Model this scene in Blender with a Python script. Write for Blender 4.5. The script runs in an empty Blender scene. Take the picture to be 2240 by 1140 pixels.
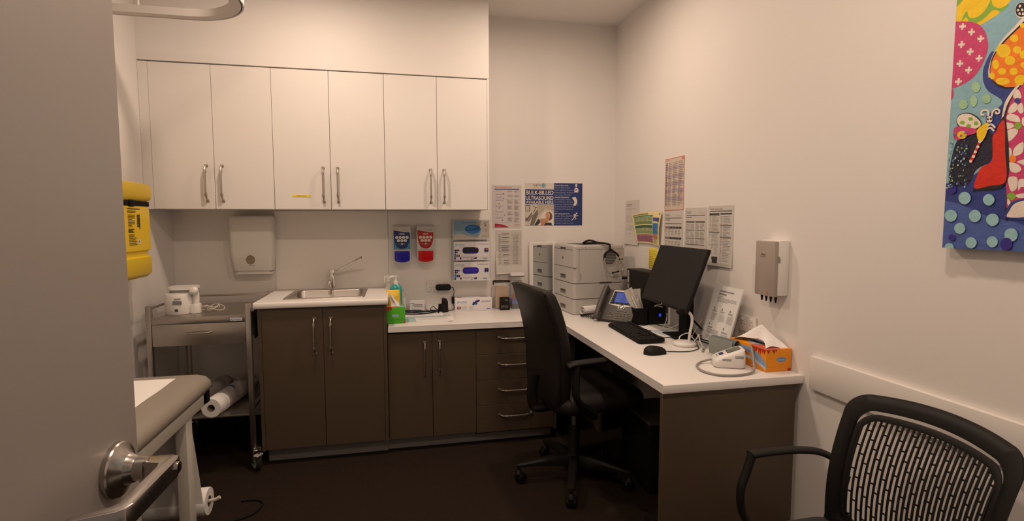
import bpy, bmesh, math, random
from mathutils import Matrix, Vector
C = bpy.context.scene.collection
S = bpy.context.scene
PI = math.pi

# ---------------------------------------------------------------- camera
cam_d = bpy.data.cameras.new('camera')
cam = bpy.data.objects.new('camera', cam_d); C.objects.link(cam)
cam_d.sensor_fit = 'HORIZONTAL'; cam_d.sensor_width = 36.0
cam_d.lens = 36.0 * 1151.3 / 2240.0
cam_d.clip_start = 0.02
_y, _p, _r = math.radians(12.221), math.radians(4.3384), math.radians(-0.1162)
_f = Vector((math.sin(_y)*math.cos(_p), math.cos(_y)*math.cos(_p), -math.sin(_p)))
_x = Vector((math.cos(_y), -math.sin(_y), 0)); _u = _x.cross(_f)
_x2 = _x*math.cos(_r) + _u*math.sin(_r); _u2 = -_x*math.sin(_r) + _u*math.cos(_r)
cam.matrix_world = Matrix(((_x2.x, _u2.x, -_f.x, -1.5373), (_x2.y, _u2.y, -_f.y, -3.5882), (_x2.z, _u2.z, -_f.z, 1.3337), (0, 0, 0, 1)))
S.camera = cam
# ---------------------------------------------------------------- exposure, world
S.view_settings.view_transform = 'Standard'
S.view_settings.look = 'None'
S.view_settings.gamma = 1.0
S.view_settings.use_curve_mapping = False
S.view_settings.exposure = 0.0
w = bpy.data.worlds.new('world'); S.world = w; w.use_nodes = True
w.node_tree.nodes['Background'].inputs[0].default_value = (1.0, 0.80, 0.66, 1)
w.node_tree.nodes['Background'].inputs[1].default_value = 0.22
# ---------------------------------------------------------------- lamps: four recessed ceiling downlights
LAMPS = [(-1.97, -1.08, 12.4), (-0.72, -0.96, 10.0), (-1.72, -2.70, 10.5), (-0.70, -2.70, 10.5)]
LAMP_COL = (1.0, 0.765, 0.585)
for i, (lx, ly, lp) in enumerate(LAMPS):
    ld = bpy.data.lights.new('downlight_lamp', 'AREA'); ld.shape = 'DISK'; ld.size = 0.10
    ld.energy = lp; ld.color = LAMP_COL; ld.spread = math.radians(176)
    lo = bpy.data.objects.new('downlight_lamp', ld); C.objects.link(lo); lo.location = (lx, ly, 2.682)

# ---------------------------------------------------------------- helpers
FLOOR = -0.02
def lin(h):
    v = [int(h[i:i+2], 16)/255 for i in (0, 2, 4)]
    return tuple(c/12.92 if c <= .04045 else ((c+.055)/1.055)**2.4 for c in v)
_m = {}
def mat(name, col, rough=.5, metal=0, noise=0, scale=20, bump=0, bscale=200, coat=0, emit=None, spec=None, trans=0, stretch=None, alpha=None, ior=None):
    if name in _m: return _m[name]
    m = bpy.data.materials.new(name); m.use_nodes = True; nt = m.node_tree; b = nt.nodes['Principled BSDF']
    c = lin(col) if isinstance(col, str) else col
    b.inputs['Base Color'].default_value = (*c, 1); b.inputs['Roughness'].default_value = rough; b.inputs['Metallic'].default_value = metal
    if coat: b.inputs['Coat Weight'].default_value = coat
    if spec is not None: b.inputs['Specular IOR Level'].default_value = spec
    if trans: b.inputs['Transmission Weight'].default_value = trans
    if ior: b.inputs['IOR'].default_value = ior
    if alpha is not None: b.inputs['Alpha'].default_value = alpha
    if emit:
        b.inputs['Emission Color'].default_value = (*lin(emit[0]), 1); b.inputs['Emission Strength'].default_value = emit[1]
    if noise or bump:
        tc = nt.nodes.new('ShaderNodeTexCoord'); mp = nt.nodes.new('ShaderNodeMapping')
        nt.links.new(tc.outputs['Object'], mp.inputs[0])
        if stretch: mp.inputs['Scale'].default_value = stretch
    if noise:
        n = nt.nodes.new('ShaderNodeTexNoise'); n.inputs['Scale'].default_value = scale; n.inputs['Detail'].default_value = 4
        nt.links.new(mp.outputs[0], n.inputs['Vector'])
        r = nt.nodes.new('ShaderNodeMix'); r.data_type = 'RGBA'
        r.inputs[6].default_value = (*[x*(1-noise) for x in c], 1); r.inputs[7].default_value = (*[min(1, x*(1+noise)) for x in c], 1)
        nt.links.new(n.outputs['Fac'], r.inputs[0]); nt.links.new(r.outputs[2], b.inputs['Base Color'])
    if bump:
        n2 = nt.nodes.new('ShaderNodeTexNoise'); n2.inputs['Scale'].default_value = bscale; n2.inputs['Detail'].default_value = 3
        nt.links.new(mp.outputs[0], n2.inputs['Vector'])
        bp = nt.nodes.new('ShaderNodeBump'); bp.inputs['Strength'].default_value = bump; bp.inputs['Distance'].default_value = .002
        nt.links.new(n2.outputs['Fac'], bp.inputs['Height']); nt.links.new(bp.outputs[0], b.inputs['Normal'])
    _m[name] = m; return m
def ink(h): return mat('ink_' + h, h, .6)
I4 = Matrix.Identity(4)
def T(x=0, y=0, z=0): return Matrix.Translation((x, y, z))
def R(ax, deg): return Matrix.Rotation(math.radians(deg), 4, ax)
class MB:
    def __init__(s): s.bm = bmesh.new(); s.mats = []; s.mi = 0
    def m(s, mt):
        if mt not in s.mats: s.mats.append(mt)
        s.mi = s.mats.index(mt); return s
    def _fin(s, vs, fs, M):
        for f in fs: f.material_index = s.mi
        if M is not None: bmesh.ops.transform(s.bm, matrix=M, verts=list(vs))
    def box(s, x0, x1, y0, y1, z0, z1, bev=0, seg=2, M=None):
        co = [(x, y, z) for z in (z0, z1) for y in (y0, y1) for x in (x0, x1)]
        v = [s.bm.verts.new(c) for c in co]
        fs = [s.bm.faces.new([v[i] for i in q]) for q in ((0, 2, 3, 1), (4, 5, 7, 6), (0, 1, 5, 4), (2, 6, 7, 3), (0, 4, 6, 2), (1, 3, 7, 5))]
        if bev:
            es = set(e for f in fs for e in f.edges)
            r = bmesh.ops.bevel(s.bm, geom=list(es), offset=bev, segments=seg, affect='EDGES', profile=.5, clamp_overlap=True)
            fs = [f for f in set(r['faces']) | set(f for f in fs if f.is_valid)]
            v = set(x for f in fs for x in f.verts)
        s._fin(v, fs, M); return s
    def loft(s, rings, M=None, cap=True, closed=True, loop=False):
        vr = [[s.bm.verts.new(p) for p in r] for r in rings]; fs = []
        n = len(rings[0])
        prs = list(zip(vr, vr[1:])) + ([(vr[-1], vr[0])] if loop else [])
        for a, b in prs:
            for i in range(n if closed else n-1):
                j = (i+1) % n; fs.append(s.bm.faces.new((a[i], a[j], b[j], b[i])))
        if cap and closed and not loop:
            fs.append(s.bm.faces.new(vr[0][::-1])); fs.append(s.bm.faces.new(vr[-1]))
        s._fin([v for r in vr for v in r], fs, M); return s
    def lathe(s, prof, n=24, M=None, cap=True):
        rings = [[(r*math.cos(2*PI*i/n), r*math.sin(2*PI*i/n), z) for i in range(n)] for r, z in prof]
        return s.loft(rings, M, cap)
    def cyl(s, p0, p1, r0, r1=None, n=16):
        p0, p1 = Vector(p0), Vector(p1); r1 = r0 if r1 is None else r1
        M = T(*p0) @ (p1-p0).to_track_quat('Z', 'Y').to_matrix().to_4x4()
        return s.lathe([(r0, 0), (r1, (p1-p0).length)], n, M)
    def tube(s, pts, r, n=8, closed=False, flat=1.0, up=None, smooth=0, M=None):
        P = [Vector(p) for p in pts]
        if smooth: P = crom(P, smooth, closed)
        N = len(P); rings = []; prev = None
        for i in range(N):
            a = P[i-1] if (i or closed) else P[0]; b = P[(i+1) % N] if (i < N-1 or closed) else P[-1]
            t = (b-a).normalized()
            if up is not None: nx = t.cross(Vector(up)).normalized()
            elif prev is None: nx = t.orthogonal().normalized()
            else: nx = (prev - t*prev.dot(t)).normalized()
            prev = nx; ny = t.cross(nx)
            rr = r[i*len(r)//N] if isinstance(r, (list, tuple)) else r
            rings.append([P[i] + nx*rr*math.cos(2*PI*k/n) + ny*rr*flat*math.sin(2*PI*k/n) for k in range(n)])
        return s.loft(rings, M, not closed, True, closed)
    def sweep(s, pts, prof, up=(0, 0, 1), closed=False, M=None):
        P = [Vector(p) for p in pts]; N = len(P); rings = []
        for i in range(N):
            a = P[i-1] if (i or closed) else P[0]; b = P[(i+1) % N] if (i < N-1 or closed) else P[-1]
            t = (b-a).normalized(); nx = t.cross(Vector(up)).normalized(); ny = nx.cross(t)
            rings.append([P[i] + nx*u + ny*v for u, v in prof])
        return s.loft(rings, M, not closed, True, closed)
    def prism(s, pts, z0, z1, M=None, bev=0, seg=2):
        a = [s.bm.verts.new((x, y, z0)) for x, y in pts]; b = [s.bm.verts.new((x, y, z1)) for x, y in pts]; n = len(pts)
        fs = [s.bm.faces.new(a[::-1]), s.bm.faces.new(b)]
        for i in range(n): fs.append(s.bm.faces.new((a[i], a[(i+1) % n], b[(i+1) % n], b[i])))
        v = a+b
        if bev:
            es = set(e for f in fs[:2] for e in f.edges)
            r = bmesh.ops.bevel(s.bm, geom=list(es), offset=bev, segments=seg, affect='EDGES', profile=.5, clamp_overlap=True)
            fs = [f for f in set(r['faces']) | set(f for f in fs if f.is_valid)]
            v = set(x for f in fs for x in f.verts)
        s._fin(v, fs, M); return s
    def face(s, pts, M=None):
        v = [s.bm.verts.new(p) for p in pts]; f = s.bm.faces.new(v); s._fin(v, [f], M); return s
    def grid(s, fn, nu, nv, thick=0, M=None):
        V = [[s.bm.verts.new(fn(i/nu, j/nv)) for j in range(nv+1)] for i in range(nu+1)]
        fs = [s.bm.faces.new((V[i][j], V[i+1][j], V[i+1][j+1], V[i][j+1])) for i in range(nu) for j in range(nv)]
        vs = [v for r in V for v in r]
        if thick:
            s.bm.normal_update()
            r = bmesh.ops.solidify(s.bm, geom=fs, thickness=thick)
            nf = [g for g in r['geom'] if isinstance(g, bmesh.types.BMFace)]
            fs = list(set(fs + nf)); vs = list(set(v for f in fs for v in f.verts))
        s._fin(vs, fs, M); return s
    def build(s, name, mt=None, parent=None, M=None, smooth=True, ang=38):
        if mt is not None and not s.mats: s.mats = [mt]
        bmesh.ops.recalc_face_normals(s.bm, faces=s.bm.faces)
        me = bpy.data.meshes.new(name); s.bm.to_mesh(me); s.bm.free()
        for q in s.mats: me.materials.append(q)
        if smooth:
            me.polygons.foreach_set('use_smooth', [True]*len(me.polygons)); me.set_sharp_from_angle(angle=math.radians(ang))
        o = bpy.data.objects.new(name, me); C.objects.link(o)
        if parent is not None: o.parent = parent
        if M is not None: o.matrix_local = M
        return o
def crom(P, k, closed=False):
    P = [Vector(p) for p in P]; n = len(P); out = []
    for i in range(n if closed else n-1):
        p0 = P[(i-1) % n] if (closed or i > 0) else P[0]; p1 = P[i]; p2 = P[(i+1) % n]; p3 = P[(i+2) % n] if (closed or i < n-2) else P[-1]
        for j in range(k):
            t = j/k
            out.append(.5*((2*p1)+(-p0+p2)*t+(2*p0-5*p1+4*p2-p3)*t*t+(-p0+3*p1-3*p2+p3)*t**3))
    if not closed: out.append(P[-1])
    return out
def rrect(x0, x1, y0, y1, r, n=5):
    o = []
    for cx, cy, a in ((x1-r, y1-r, 0), (x0+r, y1-r, 90), (x0+r, y0+r, 180), (x1-r, y0+r, 270)):
        for i in range(n+1):
            t = math.radians(a+90*i/n); o.append((cx+r*math.cos(t), cy+r*math.sin(t)))
    return o
def ell(cx, cy, rx, ry, n=24): return [(cx+rx*math.cos(2*PI*i/n), cy+ry*math.sin(2*PI*i/n)) for i in range(n)]
def tag(o, label, cat, group=None):
    o['label'] = label; o['category'] = cat
    if group: o['group'] = group
    return o
def thing(name, label, cat, loc, rz=0, group=None):
    o = bpy.data.objects.new(name, None); C.objects.link(o); o.location = loc; o.rotation_euler = (0, 0, math.radians(rz)); o.empty_display_size = .1
    return tag(o, label, cat, group)
def struct(o): o['kind'] = 'structure'; return o
def dup(root, loc, rz, label, group=None):
    r = root.copy(); C.objects.link(r); r.location = loc; r.rotation_euler = (0, 0, math.radians(rz)); r['label'] = label
    if group: r['group'] = group
    for ch in list(root.children):
        c = ch.copy(); C.objects.link(c); c.parent = r
        for g in ch.children:
            d = g.copy(); C.objects.link(d); d.parent = c
    return r
BACK = R('X', 90)                       # local XY drawn on the back wall, facing the room
RIGHT = R('Z', -90) @ R('X', 90)        # the same on the right wall
LEFT = R('Z', 90) @ R('X', 90)
_tx = {}
def text_mesh(t, bold=0):
    k = (t, bold)
    if k not in _tx:
        cu = bpy.data.curves.new('lettering', 'FONT'); cu.body = t; cu.resolution_u = 3; cu.offset = bold
        o = bpy.data.objects.new("lettering", cu)
    
        me = bpy.data.meshes.new_from_object(o); bpy.data.objects.remove(o); bpy.data.curves.remove(cu)
        _tx[k] = me
    return _tx[k]
class Art:
    """a printed design built layer on layer in the local XY plane"""
    def __init__(s, dz=.00004, ink=ink): s.mb = MB(); s.z = .0003; s.dz = dz; s.ink = ink
    def up(s): s.z += s.dz; return s.z
    def poly(s, h, pts):
        z = s.up(); s.mb.m(s.ink(h)); s.mb.face([(x, y, z) for x, y in pts]); return s
    def rect(s, h, x0, y0, x1, y1): return s.poly(h, [(x0, y0), (x1, y0), (x1, y1), (x0, y1)])
    def ell(s, h, cx, cy, rx, ry=None, n=20): return s.poly(h, ell(cx, cy, rx, ry or rx, n))
    def line(s, h, pts, w):
        z = s.up(); s.mb.m(s.ink(h)); P = [Vector((x, y, 0)) for x, y in pts]
        L = []; Rr = []
        for i, p in enumerate(P):
            t = (P[min(i+1, len(P)-1)] - P[max(i-1, 0)]).normalized(); n = Vector((-t.y, t.x, 0))*w/2
            L.append(p+n); Rr.append(p-n)
        for i in range(len(P)-1): s.mb.face([(q.x, q.y, z) for q in (L[i], L[i+1], Rr[i+1], Rr[i])])
        return s
    def text(s, h, t, x, y, ht, wd=None, bold=0, al='L'):
        me = text_mesh(t, bold); z = s.up(); s.mb.m(s.ink(h))
        xs = [v.co.x for v in me.vertices]; ys = [v.co.y for v in me.vertices]
        if not xs: return s
        k = ht/.72; kx = wd/(max(xs)-min(xs)) if wd else k
        ww = (max(xs)-min(xs))*kx; ox = x - (0 if al == 'L' else ww/2 if al == 'C' else ww) - min(xs)*kx
        b = s.mb.bm; vs = [b.verts.new((v.co.x*kx+ox, v.co.y*k+y, z)) for v in me.vertices]
        for p in me.polygons:
            try: f = b.faces.new([vs[i] for i in p.vertices]); f.material_index = s.mb.mi
            except ValueError: pass
        return s
    def lines(s, h, x0, y0, x1, y1, n, seed=1, fill=.5, jit=.5):
        rnd = random.Random(seed); z = s.up(); s.mb.m(s.ink(h)); st = (y1-y0)/n
        for i in range(n):
            y = y1-(i+.5)*st; x = x0; e = x1-(x1-x0)*jit*rnd.random()*(1 if rnd.random() < .5 else .2)
            while x < e:
                ww = (x1-x0)*(.04+.12*rnd.random()); xe = min(x+ww, e)
                s.mb.face([(x, y-st*fill/2, z), (xe, y-st*fill/2, z), (xe, y+st*fill/2, z), (x, y+st*fill/2, z)]); x = xe+(x1-x0)*.018
        return s
    def warp(s, fn):
        for v in s.mb.bm.verts: v.co = fn(v.co.x, v.co.y, v.co.z)
        return s
    def build(s, parent, M=None, name='print', sub=0):
        bm = s.mb.bm
        me = bpy.data.meshes.new(name); bm.to_mesh(me); bm.free()
        for q in s.mb.mats: me.materials.append(q)
        o = bpy.data.objects.new(name, me); C.objects.link(o); o.parent = parent
        if M is not None: o.matrix_local = M
        return o

# ---------------------------------------------------------------- materials
WALL = mat('wall_paint', (.80, .765, .74), .55, noise=.012, scale=3, bump=.05, bscale=60)
CEIL = mat('ceiling_paint', (.86, .83, .80), .8)
WHITE = mat('white_laminate', (.80, .765, .735), .42, noise=.015, scale=5)
BENCH = mat('white_worktop', (.84, .81, .79), .35)
TAUPE = mat('taupe_laminate', (.088, .060, .038), .45, noise=.05, scale=6)
KICK = mat('brushed_kickboard', (.30, .28, .27), .42, .55, noise=.08, scale=8, stretch=(1, 1, 40))
GAP = mat('dark_gap', (.03, .025, .02), .8)
STEEL = mat('stainless_steel', (.44, .405, .37), .34, 1, noise=.05, scale=5, stretch=(2, 30, 30))
NICKEL = mat('brushed_nickel', (.46, .42, .37), .36, 1)
CHROME = mat('chrome', (.85, .84, .82), .08, 1)
SPLASH = mat('splashback_glass', (.86, .825, .79), .14)
CARPET = mat('carpet', (.024, .0155, .0115), .95, noise=.6, scale=260, bump=.7, bscale=420, spec=.1)
BLK = mat('black_plastic', (.009, .008, .0075), .5, spec=.22)
BLKM = mat('matt_black', (.008, .007, .007), .75, spec=.2)
BLKF = mat('black_leather', (.014, .011, .010), .5, bump=.25, bscale=240, spec=.3)
DOORM = mat('door_paint', (.31, .275, .255), .5, bump=.06, bscale=90)
PAPER = mat('paper', (.80, .78, .77), .7)
WPL = mat('white_plastic', (.80, .78, .75), .3)
GPL = mat('grey_white_plastic', (.66, .64, .61), .4)
YEL = mat('yellow_plastic', (.90, .62, .015), .38)
VINYL = mat('grey_brown_vinyl', (.28, .245, .21), .42, bump=.12, bscale=300)
CREAM = mat('cream_metal', (.62, .58, .52), .42)
TISS = mat('tissue_paper', (.86, .84, .82), .9)
def acrylic():
    m = bpy.data.materials.new('clear_acrylic'); m.use_nodes = True; nt = m.node_tree; b = nt.nodes['Principled BSDF']
    b.inputs['Base Color'].default_value = (.9, .92, .93, 1); b.inputs['Roughness'].default_value = .08; b.inputs['Alpha'].default_value = .16
    return m
ACR = acrylic()
# ================================================================ the room
def sbox(name, m, *a, **k): return struct(MB().m(m).box(*a, **k).build(name))
sbox('floor', CARPET, -3.05, .12, -5.2, .12, FLOOR-.08, FLOOR)
sbox('ceiling', CEIL, -3.05, .12, -3.80, .12, 2.70, 2.80)
sbox('wall_back', WALL, -3.05, .12, 0, .12, FLOOR, 2.70)
sbox('wall_right', WALL, 0, .12, -3.80, 0, FLOOR, 2.70)
sbox('wall_left', WALL, -3.05, -2.882, -3.80, 0, FLOOR, 2.70)
b = MB().m(WALL); b.box(-2.882, -1.955, -3.80, -3.68, FLOOR, 2.70).box(-1.08, 0, -3.80, -3.68, FLOOR, 2.70).box(-1.955, -1.08, -3.80, -3.68, 2.06, 2.70)
struct(b.build('wall_front'))
b = MB().m(WHITE); b.box(-1.955, -1.925, -3.82, -3.66, FLOOR, 2.06).box(-1.11, -1.08, -3.82, -3.66, FLOOR, 2.06).box(-1.955, -1.08, -3.82, -3.66, 2.03, 2.06)
struct(b.build('trim_4'))
sbox('trim_1', WALL, -2.882, -.978, -.353, 0, 2.196, 2.70)           # bulkhead over the wall cabinets
sbox('baseboard_back', BLKM, -2.882, -2.285, -.010, 0, FLOOR, .085)
sbox('baseboard_left', BLKM, -2.882, -2.872, -3.66, -.010, FLOOR, .11)
sbox('baseboard_right', BLKM, -.010, 0, -3.66, -1.87, FLOOR, .11)
# splashback in three glossy sheets
sbox('trim_2', SPLASH, -2.300, -1.602, -.006, 0, .895, 1.398)
sbox('trim_3', SPLASH, -1.599, -.912, -.006, 0, .731, 1.398)
# guard rail on the right wall
struct(MB().m(WHITE).box(-.018, 0, -3.66, -1.9095, .695, .8205, bev=.002).build('trim_5'))
# ceiling downlights
d0 = None
def lamp_label(i): return ['round white recessed downlight over the bulkhead and sink', 'round white recessed downlight over the corner desk', 'round white recessed downlight beside the open door and couch', 'round white recessed downlight over the visitor chair'][i]
for i, (lx, ly, lp) in enumerate(LAMPS):
    if d0 is None:
        d0 = thing('ceiling_downlight', lamp_label(0), 'light', (lx, ly, 2.70), 0, 'ceiling downlights')
        b = MB().m(WPL).lathe([(.062, 0), (.062, -.004), (.056, -.008), (.054, -.004), (.054, 0)], 32, cap=False); b.build('bezel', None, d0)
        MB().m(mat('lamp_glass', (.9, .88, .85), .5, emit=('ffd9b0', 4))).lathe([(.053, -.001), (.053, -.003)], 32).build('diffuser', None, d0)
    else: dup(d0, (lx, ly, 2.70), 0, lamp_label(i))
# curved curtain track hanging under the ceiling round the couch
t = thing('curtain_track', 'curved cream curtain track hanging round the examination couch', 'curtain track', (-2.882, -.79, 2.30))
P = [(0, 0, 0), (.30, 0, 0), (.42, 0, 0)]
P += [(.42+.25*math.sin(math.radians(a)), -.25+.25*math.cos(math.radians(a)), 0) for a in range(8, 91, 7)]
P += [(.67, -.6, 0), (.67, -1.2, 0), (.67, -1.9, 0)]
TR = mat('track_metal', (.58, .54, .51), .5)
MB().m(TR).sweep(P, [(-.022, -.018), (.020, -.018), (.020, .016), (-.022, .016)]).build('rail', None, t)
b = MB().m(BLKM).sweep(P, [(-.027, -.015), (-.022, -.015), (-.022, .014), (-.027, .014)]); b.build('groove', None, t)
MB().m(TR).sweep(P, [(-.033, -.018), (-.027, -.018), (-.027, .016), (-.033, .016)]).build('outer_lip', None, t)
for q in ((.2, 0), (.67, -.7), (.67, -1.6)): MB().m(TR).cyl((q[0], q[1], .016), (q[0], q[1], .40), .006).build('hanger', None, t)

# ================================================================ open door at the left
t = thing('open_door', 'pale grey open door leaf with satin lever handle', 'door', (-1.877-.052*.76, -2.893-.9986*.76, FLOOR+.01), -3)
# local: leaf along +y, visible face towards +x
MB().m(DOORM).box(-.040, 0, 0, .82, 0, 2.04, bev=.002).build('leaf', None, t)
HM = mat('satin_chrome', (.44, .41, .39), .25, 1, noise=.04, scale=10, stretch=(1, 30, 30))
hz = 1.034-(FLOOR+.01); hy = .768
Mx = T(0, hy, hz) @ R('Y', 90)
rose = MB().m(HM).lathe([(.0330, 0), (.0332, .0055), (.0318, .0072), (.0245, .0105), (.0185, .0160), (.0158, .0225), (.0145, .0245), (.0140, .036), (.0120, .037)], 64, Mx).build('handle_rose', None, t, ang=24)
b = MB().m(HM)
pr = [(-.011, -.006), (.011, -.006), (.011, .006), (-.011, .006)]
b.prism([(.034, hy-.011), (.034, hy+.010), (.060, hy+.010), (.069, hy+.006), (.071, hy-.004), (.0745, hy-.108), (.072, hy-.118), (.065, hy-.124), (.028, hy-.136), (.024, hy-.128), (.056, hy-.115), (.062, hy-.106), (.0595, hy-.024), (.056, hy-.012)], hz-.0110, hz+.0110, bev=.0018)
b.build('lever', None, t, ang=25)
MB().m(CHROME).lathe([(.0065, 0), (.0065, .003), (.004, .0035)], 20, T(.0702, hy-.004, hz) @ R('Z', 2) @ R('Y', 90)).build('privacy_button', None, t)
b = MB().m(HM)
for z in (.2, 1.0, 1.8): b.cyl((.006, -.004, z), (.006, -.004, z+.1), .007)
b.build('hinge', None, t)

# ================================================================ wall cabinets
W6, XE, Y6, ZB, ZT = .3073, -.9901, -.353, 1.4009, 2.190
def bow_handle(L=.196, off=.030):
    h = L/2
    pts = [(0, 0, h-.004), (0, -.012, h-.006), (0, -off*.82, h-.022), (0, -off, h-.045), (0, -off-.001, 0), (0, -off, -h+.045), (0, -off*.82, -h+.022), (0, -.012, -h+.006), (0, 0, -h+.004)]
    b = MB().m(NICKEL).tube(pts, .0074, n=10, smooth=4, flat=.66, up=(1, 0, 0))
    for s in (1, -1): b.box(-.0085, .0085, -.0025, 0, s*h-.012, s*h+.004, bev=.001).box(-.0068, .0068, -off+.004-.008, -off+.004+.004, s*(h-.034)-.012, s*(h-.034)+.006, bev=.002)
    return b
def cab_door(parent, x0, x1, z0, z1, y, m, hx, hzc, hname='handle', horiz=False, dname='door', L=.196):
    d = MB().m(m).box(x0+.0012, x1-.0012, y, y+.018, z0+.0012, z1-.0012, bev=.0008, seg=1).build(dname, None, parent)
    b = bow_handle(L)
    h = b.build(hname, None, d)
    h.matrix_local = T(hx, y, hzc) @ (R('Y', 90) if horiz else I4)
    return d
cl = ['white double-door wall cabinet nearest the left wall', 'white double-door wall cabinet over the sink, with yellow label', 'white double-door wall cabinet at the right end, by the posters']
for k in range(3):
    x1 = XE-2*W6*(2-k); x0 = x1-2*W6
    t = thing('wall_cabinet', cl[k], 'cabinet', (0, 0, 0), 0, 'white wall cabinets')
    b = MB().m(WHITE).box(x0, x1, Y6+.0225, -.001, ZB+.001, ZT+.004); 
    if k == 2: b.box(x1, x1+.012, Y6, -.001, ZB, ZT+.004)
    if k == 0: b.box(-2.881, x0, Y6+.001, Y6+.020, ZB, ZT)
    b.build('carcass', None, t)
    MB().m(GAP).box(x0+.002, x1-.002, Y6+.019, Y6+.022, ZB+.002, ZT+.002).build('shadow_gap', None, t)
    cab_door(t, x0, x0+W6, ZB, ZT, Y6, WHITE, x0+W6-.040, 1.547)
    cab_door(t, x0+W6, x1, ZB, ZT, Y6, WHITE, x0+W6+.040, 1.547)
lb = MB().m(ink('f8d800')).box(-2.124, -2.023, -.3545, -.3532, 1.472, 1.483).build('adhesive_label')
tag(lb, 'narrow yellow adhesive label on the wall cabinet door over the sink', 'label')
Art().text('2a2208', 'SURGICAL INK', 0, -.0022, .0048, .052, al='C').build(lb, T(-2.0735, -.3546, 1.4775) @ BACK)

# ================================================================ base units
TH = .033
def hole_top(b, x0, x1, y0, y1, hx0, hx1, hy0, hy1, z0, z1):
    b.box(x0, hx0, y0, y1, z0, z1).box(hx1, x1, y0, y1, z0, z1).box(hx0, hx1, y0, hy0, z0, z1).box(hx0, hx1, hy1, y1, z0, z1)
YS, YC = -.5662, -.5471
b = MB().m(BENCH); hole_top(b, -2.3033, -1.6, YS+.006, -.007, -2.155, -1.755, -.44, -.09, .894-TH, .894)
b.sweep([(-2.3033, YS+.006, .894-TH/2), (-1.6, YS+.006, .894-TH/2)], [(0, -TH/2), (0, TH/2), (.003, TH/2-.001), (.006, TH/2-.005), (.006, -TH/2+.005), (.003, -TH/2+.001)])
o = b.build('sink_benchtop'); tag(o, 'white raised benchtop around the stainless sink', 'benchtop')
t = thing('sink_cabinet', 'tall brown double-door base cabinet under the sink', 'cabinet', (0, 0, 0))
b = MB().m(TAUPE).box(-2.288, -2.270, -.548, -.01, .066, .860).box(-1.626, -1.608, -.548, -.01, .066, .860).box(-2.270, -1.626, -.518, -.50, .066, .700).box(-2.270, -1.626, -.50, -.01, .066, .084)
b.build('carcass', None, t)
MB().m(GAP).box(-2.269, -1.627, -.524, -.5185, .069, .858).build('shadow_gap', None, t)
cab_door(t, -2.270, -1.952, .068, .857, -.545, TAUPE, -1.998, .700)
cab_door(t, -1.952, -1.626, .068, .857, -.545, TAUPE, -1.910, .700)
b = MB().m(KICK).box(-2.265, -1.615, -.505, -.49, FLOOR+.012, .066).m(BLKM).box(-2.265, -1.615, -.512, -.49, FLOOR, FLOOR+.012)
b.build('kickboard', None, t)
# sink
t = thing('inset_sink', 'rectangular stainless steel sink set in the white benchtop', 'sink', (-1.955, -.265, .894))
b = MB().m(STEEL)
def rr(hx, hy, r, z): return [(x, y, z) for x, y in rrect(-hx, hx, -hy, hy, r, 5)]
b.loft([rr(.222, .197, .02, .0005), rr(.220, .195, .02, .004), rr(.198, .173, .03, .004), rr(.194, .169, .035, -.002), rr(.185, .160, .04, -.13), rr(.165, .140, .05, -.145), rr(.03, .03, .029, -.150)], cap=False)
b.build('basin', None, t, ang=50)
MB().m(CHROME).lathe([(.030, -.150), (.028, -.147), (.012, -.149)], 24, T(0, 0, .002)).build('drain', None, t)
# tap
t = thing('mixer_tap', 'chrome mixer tap with a long raised medical lever', 'tap', (-1.955, -.050, .894))
b = MB().m(CHROME).lathe([(.026, 0), (.026, .006), (.021, .010), (.021, .075), (.023, .095), (.023, .112), (.018, .128), (.006, .134)], 28); b.build('body', None, t)
MB().m(CHROME).tube([(0, -.012, .06), (0, -.06, .074), (0, -.11, .078), (0, -.145, .066), (0, -.150, .050)], .011, smooth=4, n=12).build('spout', None, t)
b = MB().m(CHROME).tube([(.008, 0, .118), (.03, -.01, .122), (.11, -.05, .165), (.165, -.085, .198)], .0055, n=10, smooth=3).tube([(.150, -.078, .190), (.190, -.103, .210)], .010, n=10, flat=.5)
b.build('lever', None, t)
# corner desk worktop
b = MB().m(BENCH).prism([(-1.602, -.007), (-1.602, YC), (-.599, YC), (-.5988, -1.8623), (-.001, -1.8623), (-.001, -.007)], .73-TH, .73, bev=.003)
o = b.build('corner_desk_worktop'); tag(o, 'L-shaped white worktop running along back and right walls', 'worktop')
t = thing('low_base_cabinet', 'low brown double-door base cabinet between sink unit and drawers', 'cabinet', (0, 0, 0))
b = MB().m(TAUPE).box(-1.606, -1.096, -.505, -.01, .060, .696); b.build('carcass', None, t)
MB().m(GAP).box(-1.604, -1.098, -.508, -.5055, .064, .690).build('shadow_gap', None, t)
cab_door(t, -1.606, -1.3525, .061, .688, -.527, TAUPE, -1.3955, .533)
cab_door(t, -1.3525, -1.095, .061, .688, -.527, TAUPE, -1.3095, .533)
MB().m(KICK).box(-1.615, -1.096, -.490, -.475, FLOOR+.012, .060).m(BLKM).box(-1.615, -1.096, -.497, -.475, FLOOR, FLOOR+.012).build('kickboard', None, t)
t = thing('drawer_unit', 'brown four-drawer base unit behind the office chair', 'drawers', (0, 0, 0))
MB().m(TAUPE).box(-1.0955, -.594, -.505, -.01, .042, .696).box(-.612, -.594, -.527, -.505, .042, .696).build('carcass', None, t)
MB().m(GAP).box(-1.093, -.613, -.508, -.5055, .064, .690).build('shadow_gap', None, t)
zs = [.688, .533, .376, .221, .055]
for i in range(4): cab_door(t, -1.095, -.612, zs[i+1], zs[i], -.527, TAUPE, -.850, (zs[i]+zs[i+1])/2+[.022, .018, .016, .02][i], horiz=True, dname='drawer', L=.20)
MB().m(KICK).box(-1.0955, -.62, -.490, -.475, FLOOR+.012, .042).m(BLKM).box(-1.0955, -.62, -.497, -.475, FLOOR, FLOOR+.012).build('kickboard', None, t)
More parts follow.
